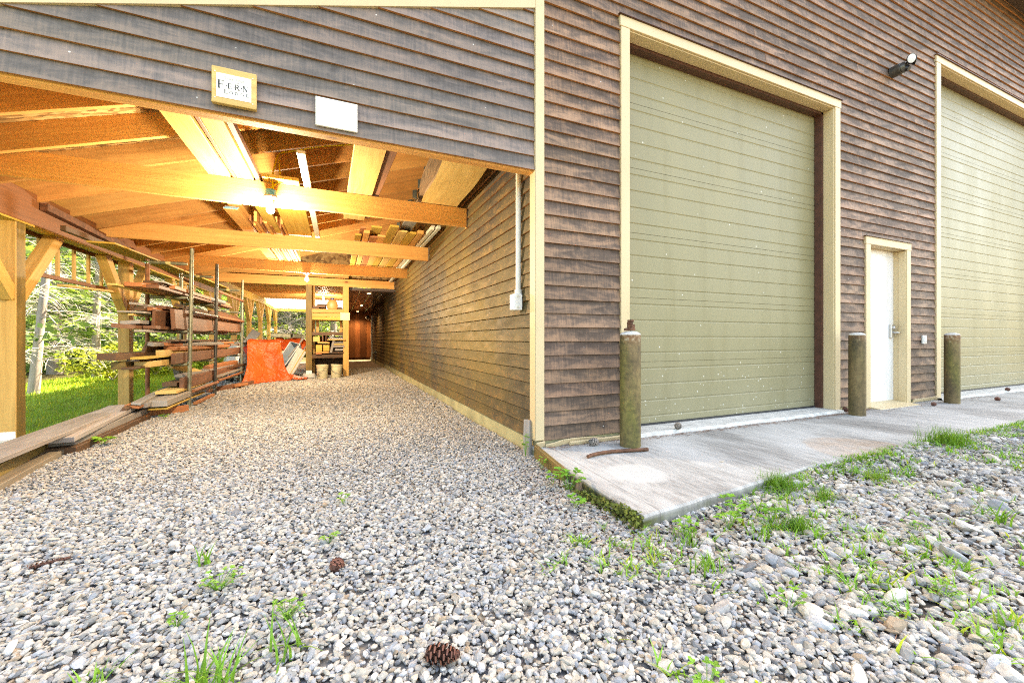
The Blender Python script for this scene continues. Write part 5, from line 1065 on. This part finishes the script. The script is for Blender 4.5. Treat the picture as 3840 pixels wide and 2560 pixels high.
tuft(-1.93,-1.70,42,.16,.035,'coarse broad bladed grass clump at the bottom left',m_weed,.009,.10); tuft(-2.12,-.93,12,.12,.012,'upright pale seedling left of centre gravel',m_weed,.009,.06); tuft(-1.72,-1.62,14,.15,.03,'arching grass blades at the bottom left of centre',m_weed,.008,.13); tuft(-.12,-1.85,46,.09,.04,'bushy light green tuft near bottom centre',m_weed,.007,.05); tuft(-.02,-1.62,50,.08,.05,'wide leafy tuft below the apron corner',m_weed,.007,.05); tuft(1.55,-2.2,16,.16,.02,'long curved blades at the lower right corner',m_weed,.009,.12); tuft(.35,-1.75,24,.10,.03,'small upright tuft right of the apron corner',m_weed,.006,.05); tuft(-2.25,-1.55,24,.07,.03,'short tuft at the bottom left edge',m_weed,.008,.05)
def weed(x,y,n,h,sz,label,sp=.05):
    m=MB()
    for k in range(n):
        a=k*2.4+random.uniform(-.4,.4); L=h*random.uniform(.5,1.1); o=Vector((math.cos(a)*sp*random.uniform(.2,1),math.sin(a)*sp*random.uniform(.2,1),L+.018)); m.tube([(0,0,0),o*.6+Vector((0,0,.1*L)),o],.0012,3,caps=False)
        for j in range(3):
            b=a+(j-1)*1.1; d=Vector((math.cos(b),math.sin(b),random.uniform(-.2,.45))).normalized(); s=d.cross(Vector((0,0,1))).normalized(); l=sz*random.uniform(.9,1.5); up=Vector((0,0,l*.12)); t=rt(.75,1.3,.08)
            m.face([o,o+d*l*.35+s*l*.3+up,o+d*l*.75+s*l*.26+up,o+d*l,o+d*l*.75-s*l*.26+up,o+d*l*.35-s*l*.3+up],t=t)
    z=float(H(x,y)); ob=m.build('weed_plant',m_weed); ob.location=(x,y,z); return tag(ob,label,'weed','leafy weeds in the gravel')
for a in((-2.02,-1.16,22,.05,.013,'leafy bright clover clump on the left gravel',.075),(-2.10,-1.35,8,.03,.013,'small yellowing weed beside the clover clump',.035),(-1.75,-1.45,18,.045,.012,'feathery weed left of the large pine cone',.06),(-1.62,-.93,6,.03,.02,'tiny weed above the round pine cone',.03),(-.17,-.80,12,.11,.034,'lime green three lobed weed by the apron side',.10),(-.22,-.66,6,.07,.03,'little weed next to the splintered stump',.05),(-.13,-.33,6,.08,.02,'thin weed at the barn corner',.04),(-.10,.02,9,.16,.022,'tall slender weed climbing the wooden stake',.03),(-.05,-1.30,14,.045,.018,'low weed patch left of the apron corner',.10),(.02,-1.60,13,.07,.022,'round leaved weed in front of the apron corner',.07),(.30,-1.62,10,.08,.028,'broad leaved blue green weed right of the corner',.07),(.48,-1.52,12,.07,.026,'trailing weed under the apron front edge',.08),(.55,-1.68,10,.08,.026,'lobed weed beside the spiky tuft',.06),(-.62,-2.28,8,.045,.015,'weed sprig at the bottom centre edge',.05),(-.05,-2.15,10,.045,.015,'small leafy plant at the bottom centre right',.06),(.55,-2.35,12,.035,.014,'clover patch at the bottom right',.07),(1.1,-2.05,9,.04,.014,'yellow flowered weed in the right gravel',.05),(-3.64,2.0,8,.06,.05,'dark round leaved weed beside the left plank pile',.05),(-3.58,3.3,6,.04,.03,'tiny weed at the end of the plank pile',.03),(-1.55,-.45,5,.04,.022,'small weed tuft alone in the upper gravel',.04),(-.28,-1.05,8,.05,.03,'pale weed at the litter left of apron',.06)): weed(*a)
# moss on the apron side and needle litter
C=np.stack([rng.uniform(-.15,-.10,1500),rng.uniform(-1.46,-.7,1500),np.zeros(1500)],1); C[:,0]+=-.04*rng.uniform(size=1500)**2-.02*np.clip(-C[:,1]-.7,0,1)*0+.0; C[:,2]=H(C[:,0],C[:,1])+.10*rng.uniform(size=1500)**1.5*np.clip((-C[:,1]-.6)/.8,.15,1)
o=leaves_np('moss',C,rng.uniform(.012,.028,1500),m_moss,np.repeat(rng.uniform(.6,1.6,(1500,1)),3,1),None,.2,.8); tag(o,'green moss on the left side of the apron','moss',kind='stuff')
def litter(pts,name,label,L=.045):
    N=len(pts); a=rng.uniform(0,np.pi,N); d=np.stack([np.cos(a),np.sin(a),rng.normal(0,.12,N)],1); o=leaves_np(name,pts,rng.uniform(.5,1.3,N)*L,m_needle,np.repeat(rng.uniform(.6,1.6,(N,1)),3,1),None,.0,.05,d); tag(o,label,'needles',kind='stuff')
A=np.stack([rng.uniform(.05,4.9,1700),-.06-np.abs(rng.normal(0,.045,1700)),np.full(1700,.004)],1); A[:,1]-=np.where((A[:,0]>.86)&(A[:,0]<4.3),.065,0); A[:,2]+=rng.uniform(0,.008,1700)
B=np.stack([rng.uniform(-.45,.5,1500),rng.uniform(-1.75,-.3,1500)],1); B=B[(B[:,0]<-.13)|(B[:,1]<-1.5)]; B=np.concatenate([B,H(B[:,0],B[:,1])[:,None]+.018+rng.uniform(0,.02,(len(B),1))],1)
Cc=np.stack([rng.uniform(4.9,8,400),-.1-np.abs(rng.normal(0,.1,400)),np.full(400,.006)],1)
D=np.stack([rng.uniform(-.3,5,900),rng.uniform(-2.4,-1.35,900)],1); D=np.concatenate([D,H(D[:,0],D[:,1])[:,None]+.03],1)
litter(np.concatenate([A,B,Cc,D]),'pine_needles','brown fallen pine needles along the barn base')
